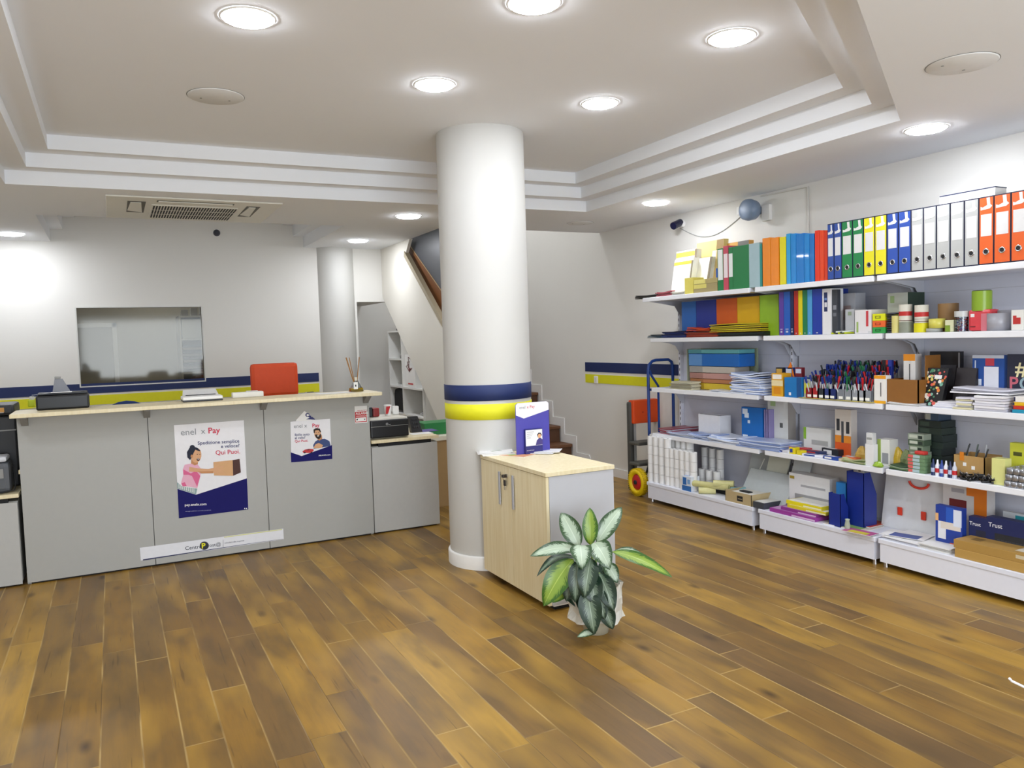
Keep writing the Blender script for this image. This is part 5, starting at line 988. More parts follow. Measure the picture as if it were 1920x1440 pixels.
# pen pots and pens
pots = [(1523, '#8C1E26', .3), (1534, '#A8222A', .3), (1545, '#2A3038', .3), (1556, '#2A3A7A', .3), (1566, '#1E2E6A', .35), (1582, '#7C8088', .2), (1596, '#8A8E96', .2), (1609, '#9498A0', .2), (1621, '#9498A0', .2), (1632, '#8A8E96', .2)]
proto = {}
def pen_proto(col):
    k = MB(); c = mat(col, .3); k.cyl((0, 0, 0), (0, 0, .105), .0042, m=mat('#C9CDD3', .2) if col in ('#16181C', '#1B3288') else c, n=8); k.cyl((0, 0, .105), (0, 0, .15), .0056, m=c, n=8); k.box((.004, -.0015, .11), (.0085, .0015, .148), c)
    return k
PC = {'#16181C': 'black', '#1B3288': 'blue', '#C0202A': 'red', '#1C6E44': 'green'}
rnd = random.Random(17); np_ = 0
for row, (X, dz) in enumerate(((4.30, 0), (4.37, .0), (4.44, 0), (4.51, 0))):
    for i, (px, c, r_) in enumerate(pots):
        y = Yat(px, 4.30, Z2) - row*.012; h = .075+.012*row
        t_ = thing('pen_pot', 'pen pot in the crowded pen display on the third shelf', 'pen pot', (X, y, Z2), 'pen pots on the third shelf')
        k = MB(); m_ = mat(c, r_); k.box((X-.028, y-.031, Z2), (X+.028, y+.031, Z2+.004), m_)
        for q in ((X-.028, y-.031, X-.026, y+.031), (X+.026, y-.031, X+.028, y+.031), (X-.028, y-.031, X+.028, y-.029), (X-.028, y+.029, X+.028, y+.031)): k.box((q[0], q[1], Z2), (q[2], q[3], Z2+h), m_)
        k.obj('cup', t_)
        if row == 0: k = MB(); k.cbox((X-.0295, y-.016, Z2+.012), (X-.0282, y+.016, Z2+.03), PAPER, .002); k.obj('price_sticker', t_)
        for j in range(7 if row < 3 else 5):
            if i < 3: col = rnd.choice(['#C0202A', '#C0202A', '#16181C', '#1B3288']) if row == 0 else rnd.choice(['#16181C', '#1B3288', '#1B3288'])
            elif i < 5: col = rnd.choice(['#1B3288', '#16181C', '#1B3288', '#C0202A', '#1C6E44'])
            elif i < 7: col = rnd.choice(['#16181C', '#16181C', '#16181C', '#1C6E44', '#1B3288'])
            else: col = rnd.choice(['#16181C', '#1B3288', '#C0202A', '#16181C', '#1B3288'])
            if col not in proto:
                o = tag(pen_proto(col).obj('pen'), PC[col]+' pen in the crowded pen pots of the third shelf', 'pen', PC[col]+' pens in the pen pots'); proto[col] = o
            else:
                o = proto[col].copy(); C.objects.link(o)
            o.location = (X+rnd.uniform(-.016, .016), y+rnd.uniform(-.019, .019), Z2+.006+.035*row*(1 if row < 3 else .9)+rnd.uniform(0, .012)); o.rotation_euler = (rnd.uniform(-.25, .38), rnd.uniform(-.32, .16), rnd.uniform(0, 6)); np_ += 1
for i, (a_, b_, c) in enumerate(((1654, 1661, '#181A20'), (1661, 1665, '#B02A22'), (1665, 1672, '#23379A'))):
    carton('marker_pack', ('black', 'red', 'blue')[i]+' upright card of markers behind the brown carton', 'pack', a_, b_, 675, 4.42, Z2, c, .02)
heap('paper_slips', 'white and silver blister strips lying before the pen pots', 'blister packs', 1497, 1640, 4.264, Z2, .008, [mat('#D6D7DB', .25), mat('#C9B94A', .4), mat('#E6E6E6', .3)], 3, .03, seed=40, curl=.001)
carton('pen_box', 'white and orange pen box at the end of the middle third shelf', 'box', 1639, 1661, 704, 4.27, Z2, '#E9E7E2', .05, pan=((0, 1, .88, 1, '#E89A1C'), (0, 1, 0, .1, '#E8A81C'), (.55, .62, .25, .75, '#33343C')), rot=0)
X = 4.28; ya, yb = Yat(1662, X, Z2), Yat(1722, X, Z2); t_ = thing('shipping_carton', 'open brown carton with a tall back flap on the third shelf', 'carton', (X, (ya+yb)/2, Z2))
k = MB(); BR = mat('#8A5A22', .6, var=.08); k.box((X, yb, Z2), (X+.2, yb+.006, Z2+.155), BR); k.box((X, ya-.006, Z2), (X+.2, ya, Z2+.155), BR); k.box((X, yb, Z2), (X+.006, ya, Z2+.155), BR); k.box((X, yb, Z2), (X+.2, ya, Z2+.004), BR); k.obj('carton_body', t_)
k = MB(); k.box((X+.2, yb, Z2), (X+.206, ya, Z2+.16), BR); k.box((X+.06, yb-.004, Z2+.0), (X+.2, yb-.0, Z2+.3), BR); k.obj('tall_flap', t_)
carton('pen_box', 'upright white and orange pen box inside the brown carton', 'box', 1694, 1716, 664, 4.36, Z2+.01, '#D8D5D2', .06, pan=((0, 1, .86, 1, '#D98A1C'), (0, 1, .0, .3, '#D98A2C'), (.5, .58, .4, .8, '#33343C')))
heap('paper_sheets', 'white sheets in front of the brown carton on the third shelf', 'sheets of paper', 1664, 1724, 4.268, Z2, .014, ['#EDEDEA', '#C9C9C9'], 4, .12, seed=41, curl=.008)
NB = mat('#1A1A1F', .35)
carton('notebook', 'largest black notebook at the back right of the brown carton', 'notebook', 1743, 1801, 659, 4.54, Z2, NB, .03, pan=((.93, .97, 0, .98, '#9A9A9E'),))
board('notebook', 'dark grey notebook leaning in front of the largest black one', 'notebook', 1733, 1784, 676, 4.495, Z2, '#33333A', .025, .05)
board('notebook', 'dark brown notebook beside the blue gift box', 'notebook', 1784, 1822, 690, 4.40, Z2, '#241E22', .03, .05)
X = 4.33; ya, yb = Yat(1723, X, Z2), Yat(1764, X, Z2); k = MB(); H_ = Zat(691, X, yb)-Z2; k.cbox((X, yb, Z2), (X+.03, ya, Z2+H_), mat('#17181C', .4), .002); rnd = random.Random(6)
for i in range(70):
    yy, zz2 = rnd.uniform(yb+.008, ya-.008), rnd.uniform(Z2+.01, Z2+H_-.01); r_ = rnd.uniform(.005, .012); n_ = rnd.choice((5, 6, 7)); a0 = rnd.random()*6
    k.poly([(X-.0005-.00001*i, yy+r_*math.cos(a0+q*6.283/n_), zz2+r_*math.sin(a0+q*6.283/n_)) for q in range(n_)], mat(('#E3605A', '#7FB9A4', '#E8D26A', '#D98C8C', '#EDEAE0', '#4E8A6A', '#E8883C')[i % 7], .5))
k.box((X-.003, (ya+yb)/2-.04, Z2+H_*.72), (X-.002, (ya+yb)/2+.005, Z2+H_*.82), PAPER)
S = Matrix(((1, 0, .15, 0), (0, 1, -.12, 0), (0, 0, 1, 0), (0, 0, 0, 1))); M = Matrix.Translation((X, yb, Z2)) @ S @ Matrix.Translation((-X, -yb, -Z2)); k.v = [M @ v for v in k.v]
solo('notebook', k, 'black notebook covered in colourful flowers on the third shelf', 'notebook')
X = 4.46; carton('book', 'blue gift book with a red tab and a white card on the third shelf', 'book', 1823, 1882, 666, X, Z2, '#1B4A94', .05, pan=((0, 1, .94, 1, '#B9BEC9'), (.42, .7, .8, .94, '#C23A4A'), (.38, .84, .25, .78, '#DADCE4'), (.1, .78, .17, .24, '#CFC23C'), (.08, .12, .75, .9, '#C8D4E8'), (.2, .3, .42, .54, '#D4DDEC')))
ya, yb = Yat(1888, X, Z2), Yat(1955, X, Z2); H_ = Zat(664, X, ya)-Z2; k = MB(); k.cbox((X, yb, Z2), (X+.02, ya, Z2+H_), mat('#1E2238', .4), .001); t_ = thing('book', 'navy book with big #C and coloured letters at the right photo edge', 'book', (X, ya, Z2)); k.obj('cover', t_)
k = MB(); k.text('#CO', .11, mat('#E3D9A8', .5), (X-.001, ya-.045, Z2+H_*.62), (0, -1, 0), (0, 0, 1), bold=.015); k.text('P', .10, mat('#C0606E', .5), (X-.001, ya-.01, Z2+H_*.36), (0, -1, 0), (0, 0, 1), bold=.02); k.text('O', .10, mat('#8DA6AE', .5), (X-.001, ya-.065, Z2+H_*.36), (0, -1, 0), (0, 0, 1), bold=.02); k.text('P', .10, mat('#D8C24E', .5), (X-.001, ya-.14, Z2+H_*.36), (0, -1, 0), (0, 0, 1), bold=.02); k.obj('lettering', t_)
PP = [mat('#D9D8E2', .6), mat('#E9E8EC', .6)]
stk = [(1752, 1800, 4.30, 0, .035, 'low white pad stack right of the flowery notebook'), (1790, 1822, 4.27, 0, .07, 'white pad stack with cream edges in front of the brown notebook'), (1822, 1885, 4.268, 0, .085, 'tallest white paper stack below the blue gift book')]
for a_, b_, X, dz, h, lab in stk: heap('paper_stack', lab, 'paper stack', a_, b_, X, Z2, h, PP if 'cream' not in lab else [mat('#DCD6B0', .6), PP[0]], 6, .22, seed=int(a_), curl=.003)
heap('paper_stack', 'long curved white pads lying across the paper stacks', 'paper stack', 1786, 1893, 4.29, Z2+.09, .03, [PP[1], mat('#8A8A94', .5), PP[0]], 3, .2, seed=55, curl=.012)
z_ = Z2
for i, (c, lab) in enumerate((('#1A8AA8', 'teal'), ('#C0301E', 'red'), ('#E0B414', 'yellow'), ('#E8E4E0', 'white'))): z_ = carton('spiral_notebook', lab+' spiral notebook in the little stack at the right photo edge', 'notebook', 1895+i*2, 1950, .018 if i < 3 else .03, 4.275+.006*i, z_, c, .2, ytop_is_h=True, pan=((.0, .06, .1, .9, '#2A2C4A'),), group='spiral notebooks at the right edge')

# ================================================================ fourth shelf (z .61)
heap('sleeve_stack', 'pink and grey plastic sleeves at the left end of the fourth shelf', 'sleeves', 1236, 1262, 4.30, Z1, .05, [mat('#A85A68', .3), mat('#C9CAD4', .3), mat('#8E3A48', .3)], 6, .3, seed=61)
heap('sleeve_stack', 'low blue plastic sleeves left of the white box on the fourth shelf', 'sleeves', 1252, 1300, 4.27, Z1, .03, [BLS, BLS3], 5, .2, seed=62, curl=.012)
heap('sleeve_stack', 'rumpled blue sleeves in front of the white box on the fourth shelf', 'sleeves', 1292, 1345, 4.28, Z1, .05, [BLS, BLS2], 6, .12, seed=63, curl=.02)
carton('product_box', 'white box with a dark lid line on the fourth shelf', 'box', 1310, 1350, 778, 4.42, Z1, '#E6E6EA', .12, top=((0, 1, .1, .2, '#25262E'),))
heap('sleeve_stack', 'folded pale blue bags left of the thick blue pack', 'sleeves', 1330, 1387, 4.268, Z1, .055, [BLS3, BLS], 5, .2, seed=64, curl=.02)
heap('sleeve_stack', 'thick blue plastic-wrapped pack at the end of the left fourth shelf', 'sleeves', 1378, 1462, 4.262, Z1, .062, [BLS2, BLS], 6, .22, seed=65, curl=.008)
carton('product_box', 'bright blue box with white cloud shapes on the fourth shelf', 'box', 1391, 1430, 764, 4.45, Z1, '#0F68B8', .04, pan=((.05, .3, .8, .95, '#DCE6F2'), (.15, .36, .7, .84, '#DCE6F2'), (.3, .42, .55, .64, '#DCE6F2'), (.05, .3, .1, .22, '#DCE6F2'), (.12, .35, .04, .16, '#DCE6F2')))
for i in range(3): carton('booklet', 'thin purple booklet beside the bright blue box', 'booklet', 1433+i*4, 1435+i*4, 768, 4.45, Z1, '#8A80AE', .05, group='thin purple booklets on the fourth shelf')
carton('product_box', 'tall white box with green tags at the back of the middle fourth shelf', 'box', 1440, 1478, 749, 4.50, Z1, '#D5D6D2', .08, pan=((.15, .4, .85, .97, '#A9C48C'), (.1, .3, .05, .18, '#8DBE3A'), (.6, .75, .4, .5, '#5A5C5C')), side=((0, 1, 0, 1, '#A09A92'),))
carton('product_box', 'long low white box with a green corner on the fourth shelf', 'box', 1507, 1558, 803, 4.47, Z1, '#DCDDDA', .08, pan=((0, .1, .5, 1, '#8DBE3A'), (.3, .9, .3, .5, '#A8AAA8')))
carton('product_box', 'white and orange box with a scissors picture on the fourth shelf', 'box', 1566, 1596, 768, 4.44, Z1, '#D9D2CA', .06, pan=((0, 1, 0, .42, '#D4551C'), (0, 1, .3, .45, '#E08A28'), (.1, .3, .55, .8, '#33363C'), (.4, .55, .3, .75, '#4A4C52'), (.7, .9, .5, .75, '#33363C')))
rnd = random.Random(71)
for i, (px, w_, h, c, c2, nm, X, lab) in enumerate(((1452, 26, .02, '#D9DBE4', '#34448C', 'eraser_pack', 4.27, 'white and blue eraser pack at the left end of the middle fourth shelf'), (1480, 10, .045, '#E2CE18', '#2A3C9A', 'sharpener_box', 4.28, 'tiny yellow box with a blue top on the fourth shelf'), (1494, 9, .03, '#E2CE18', '#E2CE18', 'sharpener_box', 4.28, 'tiny plain yellow box on the fourth shelf'),
    (1472, 40, .035, '#C23A44', '#E4D4D6', 'staple_box', 4.36, 'red and white flat box behind the tiny yellow boxes'), (1510, 30, .03, '#2C3A66', '#B03038', 'pencil_case', 4.34, 'dark blue flat pack in the middle of the fourth shelf'), (1505, 36, .016, '#E4E4EC', '#2A4890', 'pencil_pack', 4.28, 'white pencil pack at the front of the fourth shelf'), (1543, 28, .022, '#2048A0', '#E8E8E8', 'eraser_pack', 4.275, 'blue and white eraser pack at the shelf front'),
    (1540, 34, .05, '#22262E', '#E8E8E8', 'calculator_pack', 4.40, 'black and white blister pack left of the scissors box'), (1578, 28, .032, '#D86A3C', '#E8E8F0', 'glue_pack', 4.30, 'orange and white pack in front of the scissors box'), (1570, 22, .018, '#C8B070', '#D8D0B8', 'rubber_band_pack', 4.28, 'tan flat pack at the shelf front'))):
    carton(nm, lab, 'pack', px, px+w_, h, X, Z1, c, .05, ytop_is_h=True, pan=((.1, .6, .2, .8, c2),), top=((.1, .7, .2, .8, c2),), rot=rnd.uniform(-.15, .15))
for i in range(12):
    px = 1455+i*11; X = 4.29+.012*(i % 4); y = Yat(px, X, Z1); k = MB(); k.tube([(X, y, Z1+.006), (X+.03, y-.1, Z1+.007)], .004, mat(('#23252C', '#B82A30', '#24408C', '#E8E8EC')[i % 4], .4), 6); solo('pencil', k, 'loose pen lying flat on the middle fourth shelf', 'pen', 'loose pens on the fourth shelf')
heap('clear_bags', 'clear green bags of clips lying at the front of the fourth shelf', 'bags', 1580, 1622, 4.27, Z1, .03, [mat('#B4BC92', .2), mat('#8FA46A', .25)], 5, .13, seed=77, curl=.015)
def pouch(name, label, px, X, z, r, col, h=.07):
    y = Yat(px, X, z); k = MB(); rnd = random.Random(int(px)); n = 14; prof = [(.55, 0), (1, .18), (.95, .5), (.6, .8), (.25, 1)]; vs = []
    for pr_, hh in prof:
        for i in range(n): a = 6.283*i/n; rr = r*pr_*(1+rnd.uniform(-.16, .16)); vs.append((X+rr*.6*math.cos(a), y+rr*math.sin(a), z+h*hh+(rnd.uniform(-.004, .004) if hh else 0)))
    k.add(vs, [(j*n+i, j*n+(i+1) % n, (j+1)*n+(i+1) % n, (j+1)*n+i) for j in range(4) for i in range(n)], mat(col, .25, var=.2, scale=60)); k.add(vs[:n], [tuple(range(n))], mat(col, .25)); k.add(vs[-n:], [tuple(range(n))], mat(col, .25)); solo(name, k, label, 'bag')
pouch('elastic_bag', 'golden bag of rubber bands left of the stacked white cubes', 1616, 4.38, Z1, .05, '#C6A24A', .1)
z_ = carton('product_box', 'lower of the two stacked white cubes', 'box', 1622, 1638, 833, 4.275, Z1, '#E4E4E4', .04); carton('product_box', 'upper of the two stacked white cubes', 'box', 1624, 1636, 812, 4.275, z_, '#D6D7D6', .035, pan=((.1, .9, .4, .6, '#9A9C98'),))
carton('product_box', 'white and green box with a grey picture beside the white cubes', 'box', 1645, 1668, 824, 4.33, Z1, '#E2E2DC', .08, pan=((0, .3, 0, 1, '#A4BC5C'), (.4, .9, .1, .5, '#8E9094')))
y = Yat(1665, 4.42, Z1); k = MB(); k.lathe((4.42, y, Z1), [(.022, 0), (.026, .03), (.024, .09), (.034, .1), (.034, .14), (.02, .15), (.0001, .15)], mat('#C92A20', .35), 18); solo('dispenser', k, 'red rounded dispenser behind the white and green box', 'dispenser')
pouch('elastic_bag', 'yellow-gold bag right of the red dispenser', 1682, 4.40, Z1, .055, '#BFA028', .12); pouch('clip_bag', 'lime bag in front of the white and green box', 1647, 4.275, Z1, .035, '#8EB030', .035); pouch('clip_bag', 'grey-green clip bag right of the yellow-gold bag', 1700, 4.40, Z1, .05, '#7C8A5C', .11)
# right bay
zz1 = Z1; rnd = random.Random(81)
for i in range(7): zz1 = carton('staple_carton', 'dark green carton in the tall stack against the back panel', 'carton', 1722+rnd.uniform(-2, 2), 1766+rnd.uniform(-2, 2), .042, 4.46, zz1, '#26332C' if i % 2 else '#1F2B28', .14, ytop_is_h=True, pan=((.1, .5, .2, .8, '#3C4C40'),), group='dark green cartons in the tall stack')
carton('staple_carton', 'grey-blue carton crowning the dark green stack', 'carton', 1735, 1760, .045, 4.47, zz1, '#3C5068', .12, ytop_is_h=True, pan=((0, .4, .1, .9, '#A8AAA0'),))
zz1 = Z1
for i in range(6): zz1 = carton('staple_box', 'patterned grey-green small box in the stack before the dark cartons', 'box', 1703+rnd.uniform(-2, 2), 1731+rnd.uniform(-2, 2), .036, 4.38, zz1, ('#7C8C74', '#4A5C48', '#96A090')[i % 3], .07, ytop_is_h=True, pan=((.1, .6, .3, .8, '#C4CABA'), (.65, .9, .2, .7, '#26332C')), group='patterned small boxes in a stack')
heap('clip_pack', 'flat green packs at the left end of the right fourth shelf', 'packs', 1668, 1702, 4.275, Z1, .03, ['#34503A', '#5A7A50', '#8A9A80'], 4, .1, seed=83)
zz1 = Z1
for i in range(5): zz1 = carton('tack_box', 'small pink-ended green box in the low stack', 'box', 1702+rnd.uniform(-1, 1), 1734+rnd.uniform(-1, 1), .021, 4.28, zz1, '#6C8C66', .06, ytop_is_h=True, pan=((0, .3, .1, .9, '#D8605C'), (.3, .7, .1, .9, '#A8C0C4')), group='pink and green small boxes in a low stack')
carton('tack_box', 'red round-cornered box on the low pink and green stack', 'box', 1714, 1733, .022, 4.29, zz1, '#C83A34', .04, ytop_is_h=True, ch=.008)
for i, (px, c) in enumerate(((1750, '#20305C'), (1758, '#E4E6EC'), (1766, '#24408C'), (1774, '#E0E2E8'), (1782, '#1C2850'), (1790, '#C8CCD8'))):
    y = Yat(px, 4.29, Z1); k = MB(); k.lathe((4.29, y, Z1), [(.013, 0), (.013, .06), (.006, .075), (.004, .095), (.0001, .096)], mat(c, .35), 14); k.lathe((4.29, y, Z1+.02), [(.0134, 0), (.0134, .025)], RED if i % 2 else mat('#B8C4E0', .4), 14, caps=False); solo('glue_stick', k, ('dark blue', 'white')[i % 2]+' glue bottle in the row at the front of the right fourth shelf', 'glue', 'glue bottles on the fourth shelf')
t_ = thing('shipping_carton', 'small open tan carton holding pens on the right fourth shelf', 'carton', (4.42, Yat(1820, 4.34, Z1), Z1)); X = 4.34; ya, yb = Yat(1787, X, Z1), Yat(1846, X, Z1); k = MB()
for q in ((X, yb, X+.005, ya), (X+.16, yb, X+.165, ya), (X, yb, X+.16, yb+.005), (X, ya-.005, X+.16, ya)): k.box((q[0], q[1], Z1), (q[2], q[3], Z1+.13), CARD)
k.box((X, yb, Z1), (X+.16, ya, Z1+.004), CARD); k.obj('carton_body', t_)
k = MB(); k.box((X-.001, ya-.08, Z1+.07), (X-.0002, ya-.06, Z1+.09), PAPER); k.box((X-.001, ya-.13, Z1+.055), (X-.0002, ya-.11, Z1+.075), PAPER); k.obj('price_sticker', t_)
for i in range(9):
    y = ya-.02-.018*i; k = MB(); k.tube([(X+.03, y, Z1+.02), (X+.08+.01*(i % 3), y+.03*((i % 3)-1), Z1+.19-.01*(i % 4))], .004, mat(('#1C1D20', '#3A4A40', '#B0B4B8')[i % 3], .4), 6); solo('pen', k, 'dark pen sticking up out of the open tan carton', 'pen', 'pens in the tan carton')
k = MB(); k.box((X-.004, Yat(1806, X, Z1)-.004, Z1+.1), (X+.0, Yat(1800, X, Z1), Z1+.15), mat('#D8801C', .5)); solo('orange_tab', k, 'orange strip hanging on the rim of the tan carton', 'strip')
carton('sticky_notes', 'yellow block of notes at the back near the right edge', 'notes', 1893, 1960, 833, 4.42, Z1, '#C6C83A', .05, pan=((.1, .35, .68, .78, '#4C4E1C'),)); carton('sticky_notes', 'pale yellow note cube before the tall yellow block', 'notes', 1859, 1884, 860, 4.29, Z1, '#DBDB8C', .06)
rnd = random.Random(91)
k0 = None
for i in range(46):
    px = 1800+rnd.uniform(0, 66); X = 4.275+rnd.uniform(0, .06); y = Yat(px, X, Z1); 
    if k0 is None:
        k = MB(); k.cbox((-.016, -.008, 0), (.016, .008, .012), mat('#141518', .3), .003); k.tube([(-.01, -.006, .01), (-.02, 0, .02), (-.01, .006, .01)], .0015, CHROME, 6); k0 = tag(k.obj('binder_clip'), 'black clip in the loose heap before the tan carton', 'clip', 'black clips in a loose heap'); o = k0
    else: o = k0.copy(); C.objects.link(o)
    o.location = (X, y, Z1+rnd.uniform(.0, .03)*(1 if 15 < i else 0)); o.rotation_euler = (rnd.uniform(-.3, .3), rnd.uniform(-.3, .3), rnd.uniform(0, 6))
k0 = None
for i in range(14):
    for j in range(3 if i < 9 else 2):
        X = 4.29+.055*(i % 3); y = Yat(1892, 4.29, Z1)-.034*(i//3)-.006*j
        if k0 is None: k = MB(); k.lathe((0, 0, 0), [(.02, 0), (.024, .003), (.024, .03), (.02, .034), (.012, .034), (.012, .03)], mat('#A2A4AA', .2, metal=.7), 18); k0 = tag(k.obj('tape_dispenser_roll'), 'silver foil-wrapped roll in the pile at the right edge', 'roll', 'silver rolls at the right edge'); o = k0
        else: o = k0.copy(); C.objects.link(o)
        o.location = (X, y, Z1+.036*j)

# ================================================================ base deck (z .18)
RW = mat('#E9E8E6', .6, var=.02); RWG = mat('#C4C4C2', .6)
def roll_proto():
    k = MB(); k.cyl((0, 0, 0), (0, 0, .079), .031, m=RW, n=18); k.lathe((0, 0, .0795), [(.009, 0), (.0001, 0)], DGREY, 10, caps=False); return k
r0 = None
def rolls(p0, p1, X, n, zn, lab):
    global r0; ya, yb = Yat(p0, X, Z0), Yat(p1, X, Z0); n = max(2, int((ya-yb)/.0645))
    for i in range(n):
        for j in range(zn):
            if r0 is None: r0 = tag(roll_proto().obj('till_roll'), lab, 'paper roll', lab); o = r0
            else: o = r0.copy(); C.objects.link(o); o['label'] = lab; o['group'] = lab
            o.location = (X, ya-.032-(ya-yb-.064)*i/max(1, n-1), Z0+.0812*j+.0002)
rolls(1218, 1258, 4.24, 4, 5, 'white till roll in the tall front tower at the left end of the base')
rolls(1258, 1306, 4.25, 6, 4, 'white till roll in the second front rows of the base'); rolls(1222, 1300, 4.33, 7, 5, 'white till roll in the shaded rear rows of the base')
rolls(1318, 1356, 4.52, 5, 4, 'white till roll in the rear block against the back panel'); rolls(1312, 1350, 4.40, 5, 2, 'white till roll in the low block right of the towers')
k = None
carton('tissue_box', 'blue and white patterned box before the till rolls', 'box', 1279, 1296, 893, 4.20, Z0, '#DDE4EE', .09, pan=((0, 1, .0, .35, '#2E6CB4'), (.1, .5, .4, .9, '#2E6CB4'), (.6, .9, .5, .8, '#7AA6D8')), top=((.1, .5, .1, .5, '#2E6CB4'),))
def paperroll(label, p0, y0, p1, y1, r, m, X=4.25, z=None):
    z = Z0+r if z is None else z; a = Vector((X, Yat(p0, X, z), z)); b = Vector((X+.1, Yat(p1, X+.1, z), z)); k = MB(); k.cyl(a, b, r, m=mat(m, .4, var=.1, scale=50), n=22); k.cyl(a+(a-b).normalized()*.0008, a+(a-b).normalized()*.0012, r*.45, m=DGREY, n=14); solo('wrapping_roll', k, label, 'roll')
paperroll('yellowish wrapped roll nearest the shelf edge', 1310, 0, 1342, 0, .026, '#CFCA8E', 4.205); paperroll('long yellowish wrapped roll behind the nearest one', 1300, 0, 1368, 0, .026, '#C6C184', 4.232, Z0+.068); paperroll('yellowish roll at the back of the roll group', 1338, 0, 1376, 0, .026, '#CBC689', 4.27, Z0+.095); paperroll('teal and grey wrapped roll right of the yellowish ones', 1370, 0, 1398, 0, .034, '#7FA9AE', 4.30, Z0+.05)
z_ = carton('slim_box', 'black and white striped slim box right of the rolls', 'box', 1336, 1398, .03, 4.345, Z0, '#17181B', .2, ytop_is_h=True, top=((0, 1, .2, .45, '#E6E6E6'), (0, 1, .6, .8, '#C8C8CC'))); carton('slim_box', 'white slim box lying on the striped box', 'box', 1342, 1380, .025, 4.36, z_, '#DEDEE2', .07, ytop_is_h=True, top=((.3, .6, .3, .7, '#B8B8C0'),))
X = 4.20; ya, yb = Yat(1360, X, Z0), Yat(1409, X, Z0); t_ = thing('open_tray_box', 'open tan tray box of cards on the left base deck', 'box', (X, (ya+yb)/2, Z0)); TN = mat('#B8A47A', .6, var=.05); k = MB()
for q in ((X, yb, X+.004, ya), (X+.22, yb, X+.224, ya), (X, yb, X+.22, yb+.004), (X, ya-.004, X+.22, ya)): k.box((q[0], q[1], Z0), (q[2], q[3], Z0+.085), TN)
k.box((X+.005, yb+.006, Z0+.001), (X+.219, ya-.006, Z0+.06), TN); k.obj('tray_body', t_)
k = MB(); k.box((X+.02, yb+.02, Z0+.061), (X+.2, ya-.03, Z0+.075), mat('#DAD8CE', .6)); k.box((X+.07, yb+.1, Z0+.076), (X+.11, yb+.2, Z0+.084), BLACKM); k.obj('cards', t_)
k = MB(); k.box((X-.001, ya-.19, Z0+.02), (X-.0002, ya-.13, Z0+.06), BLACKM); k.box((X-.0014, ya-.185, Z0+.035), (X-.001, ya-.14, Z0+.04), TN); k.obj('printed_label', t_)
for i, (a_, b_, X, lean, c, h_) in enumerate(((1394, 1432, 4.50, .1, '#C2C8C8', 850), (1424, 1462, 4.44, .12, '#DADCCB', 852), (1384, 1470, 4.345, .14, '#C6CCCC', 885), (1470, 1502, 4.43, .12, '#CDD2D2', 858))):
    board('plastic_folder', ('smoky grey folder with a cord, rearmost', 'pale cream folder, middle', 'wide grey folder, front', 'grey folder by the upright, rightmost')[i]+' of the leaning translucent folders', 'folder', a_, b_, h_, X, Z0, mat(c, .2, alpha=.8), .012, lean, group='leaning translucent folders on the base deck')
y = Yat(1418, 4.5, .4); k = MB(); k.tube([(4.50, y+.03, .26), (4.515, y-.02, .33), (4.54, y+.0, .40), (4.56, y-.03, .48)], .004, mat('#DCDCD0', .5), 8); solo('cord', k, 'white cord on the smoky grey folder', 'cord')
X = 4.20; z_ = carton('display_tablet', 'dark grey flat case with a white top at the joint of the base decks', 'case', 1412, 1432, .045, X, Z0, '#3E424A', .24, ytop_is_h=True, top=((.0, .95, .05, .9, '#CFCFCA'),))
z_ = Z0
for i, (a_, b_, h, c, lab, X, d_) in enumerate(((1443, 1528, .028, '#9A3C96', 'lowest purple magazine pack of the pile', 4.20, .25), (1464, 1530, .022, '#8A3488', 'second purple magazine pack of the pile', 4.215, .24), (1476, 1548, .022, '#D8C82A', 'lower yellow-edged notebook pack on the purple pile', 4.23, .22), (1474, 1540, .026, '#E2D21E', 'upper yellow-edged notebook pack on the purple pile', 4.24, .2))):
    z_ = carton('magazine_pack', lab, 'magazines', a_, b_, h, X, z_, c, d_, ytop_is_h=True, pan=((.5, 1, .1, .5, '#D8B8D8' if i < 2 else '#E8E4C0'),), top=((.03, .97, .03, .97, '#B08AB0' if i < 2 else '#DDDBD2'),), group='magazine packs on the base deck')
carton('laminator_box', 'big white box with a grey curved machine picture on the base', 'box', 1480, 1556, 892, 4.40, Z0, '#DFDFE0', .1, pan=((.02, .14, .84, .92, '#A89030'), (.3, .9, .66, .72, '#A8A8AC'), (.15, 1, .2, .45, '#9A9A9C'), (.3, .9, .05, .3, '#4E4E52'), (.05, .16, .1, .14, '#8C8C90')))
board('flat_carton', 'white flat carton with orange lettering standing behind the big white box', 'box', 1507, 1610, 858, 4.53, Z0, '#D2CDC9', .02, .05, ((.0, .1, .8, .97, '#E0A89A'), (.16, .19, .35, .65, '#D0603C'), (.93, .97, .82, .88, '#4A4A3A')))
MH = mat('#152C84', .4)
for (a_, b_, yt, X, lab, d_) in ((1554, 1576, 925, 4.22, 'small navy magazine holder nearest the shelf edge', .07), (1588, 1620, 885, 4.32, 'tall navy magazine holder behind the small one', .12)):
    ya, yb = Yat(a_, X, Z0), Yat(b_, X, Z0); h = Zat(yt, X, (ya+yb)/2)-Z0; t_ = thing('magazine_holder', lab, 'magazine holder', (X, (ya+yb)/2, Z0)); k = MB()
    k.box((X, yb, Z0), (X+.003, ya, Z0+h), MH); k.box((X, yb, Z0), (X+d_, ya, Z0+.003), MH); k.box((X+d_, yb, Z0), (X+d_+.003, ya, Z0+h*.6), MH)
    for yy in (ya-.003, yb): k.prism([(X, yy, Z0), (X+d_, yy, Z0), (X+d_, yy, Z0+h*.6), (X+d_*.5, yy, Z0+h), (X, yy, Z0+h)], (0, .003, 0), MH)
    k.obj('holder_body', t_)
    k = MB(); k.box((X+.01, yb+.006, Z0+.004), (X+d_-.01, ya-.006, Z0+h*.55), mat('#1C3C96', .5)); k.obj('inner_fold', t_)
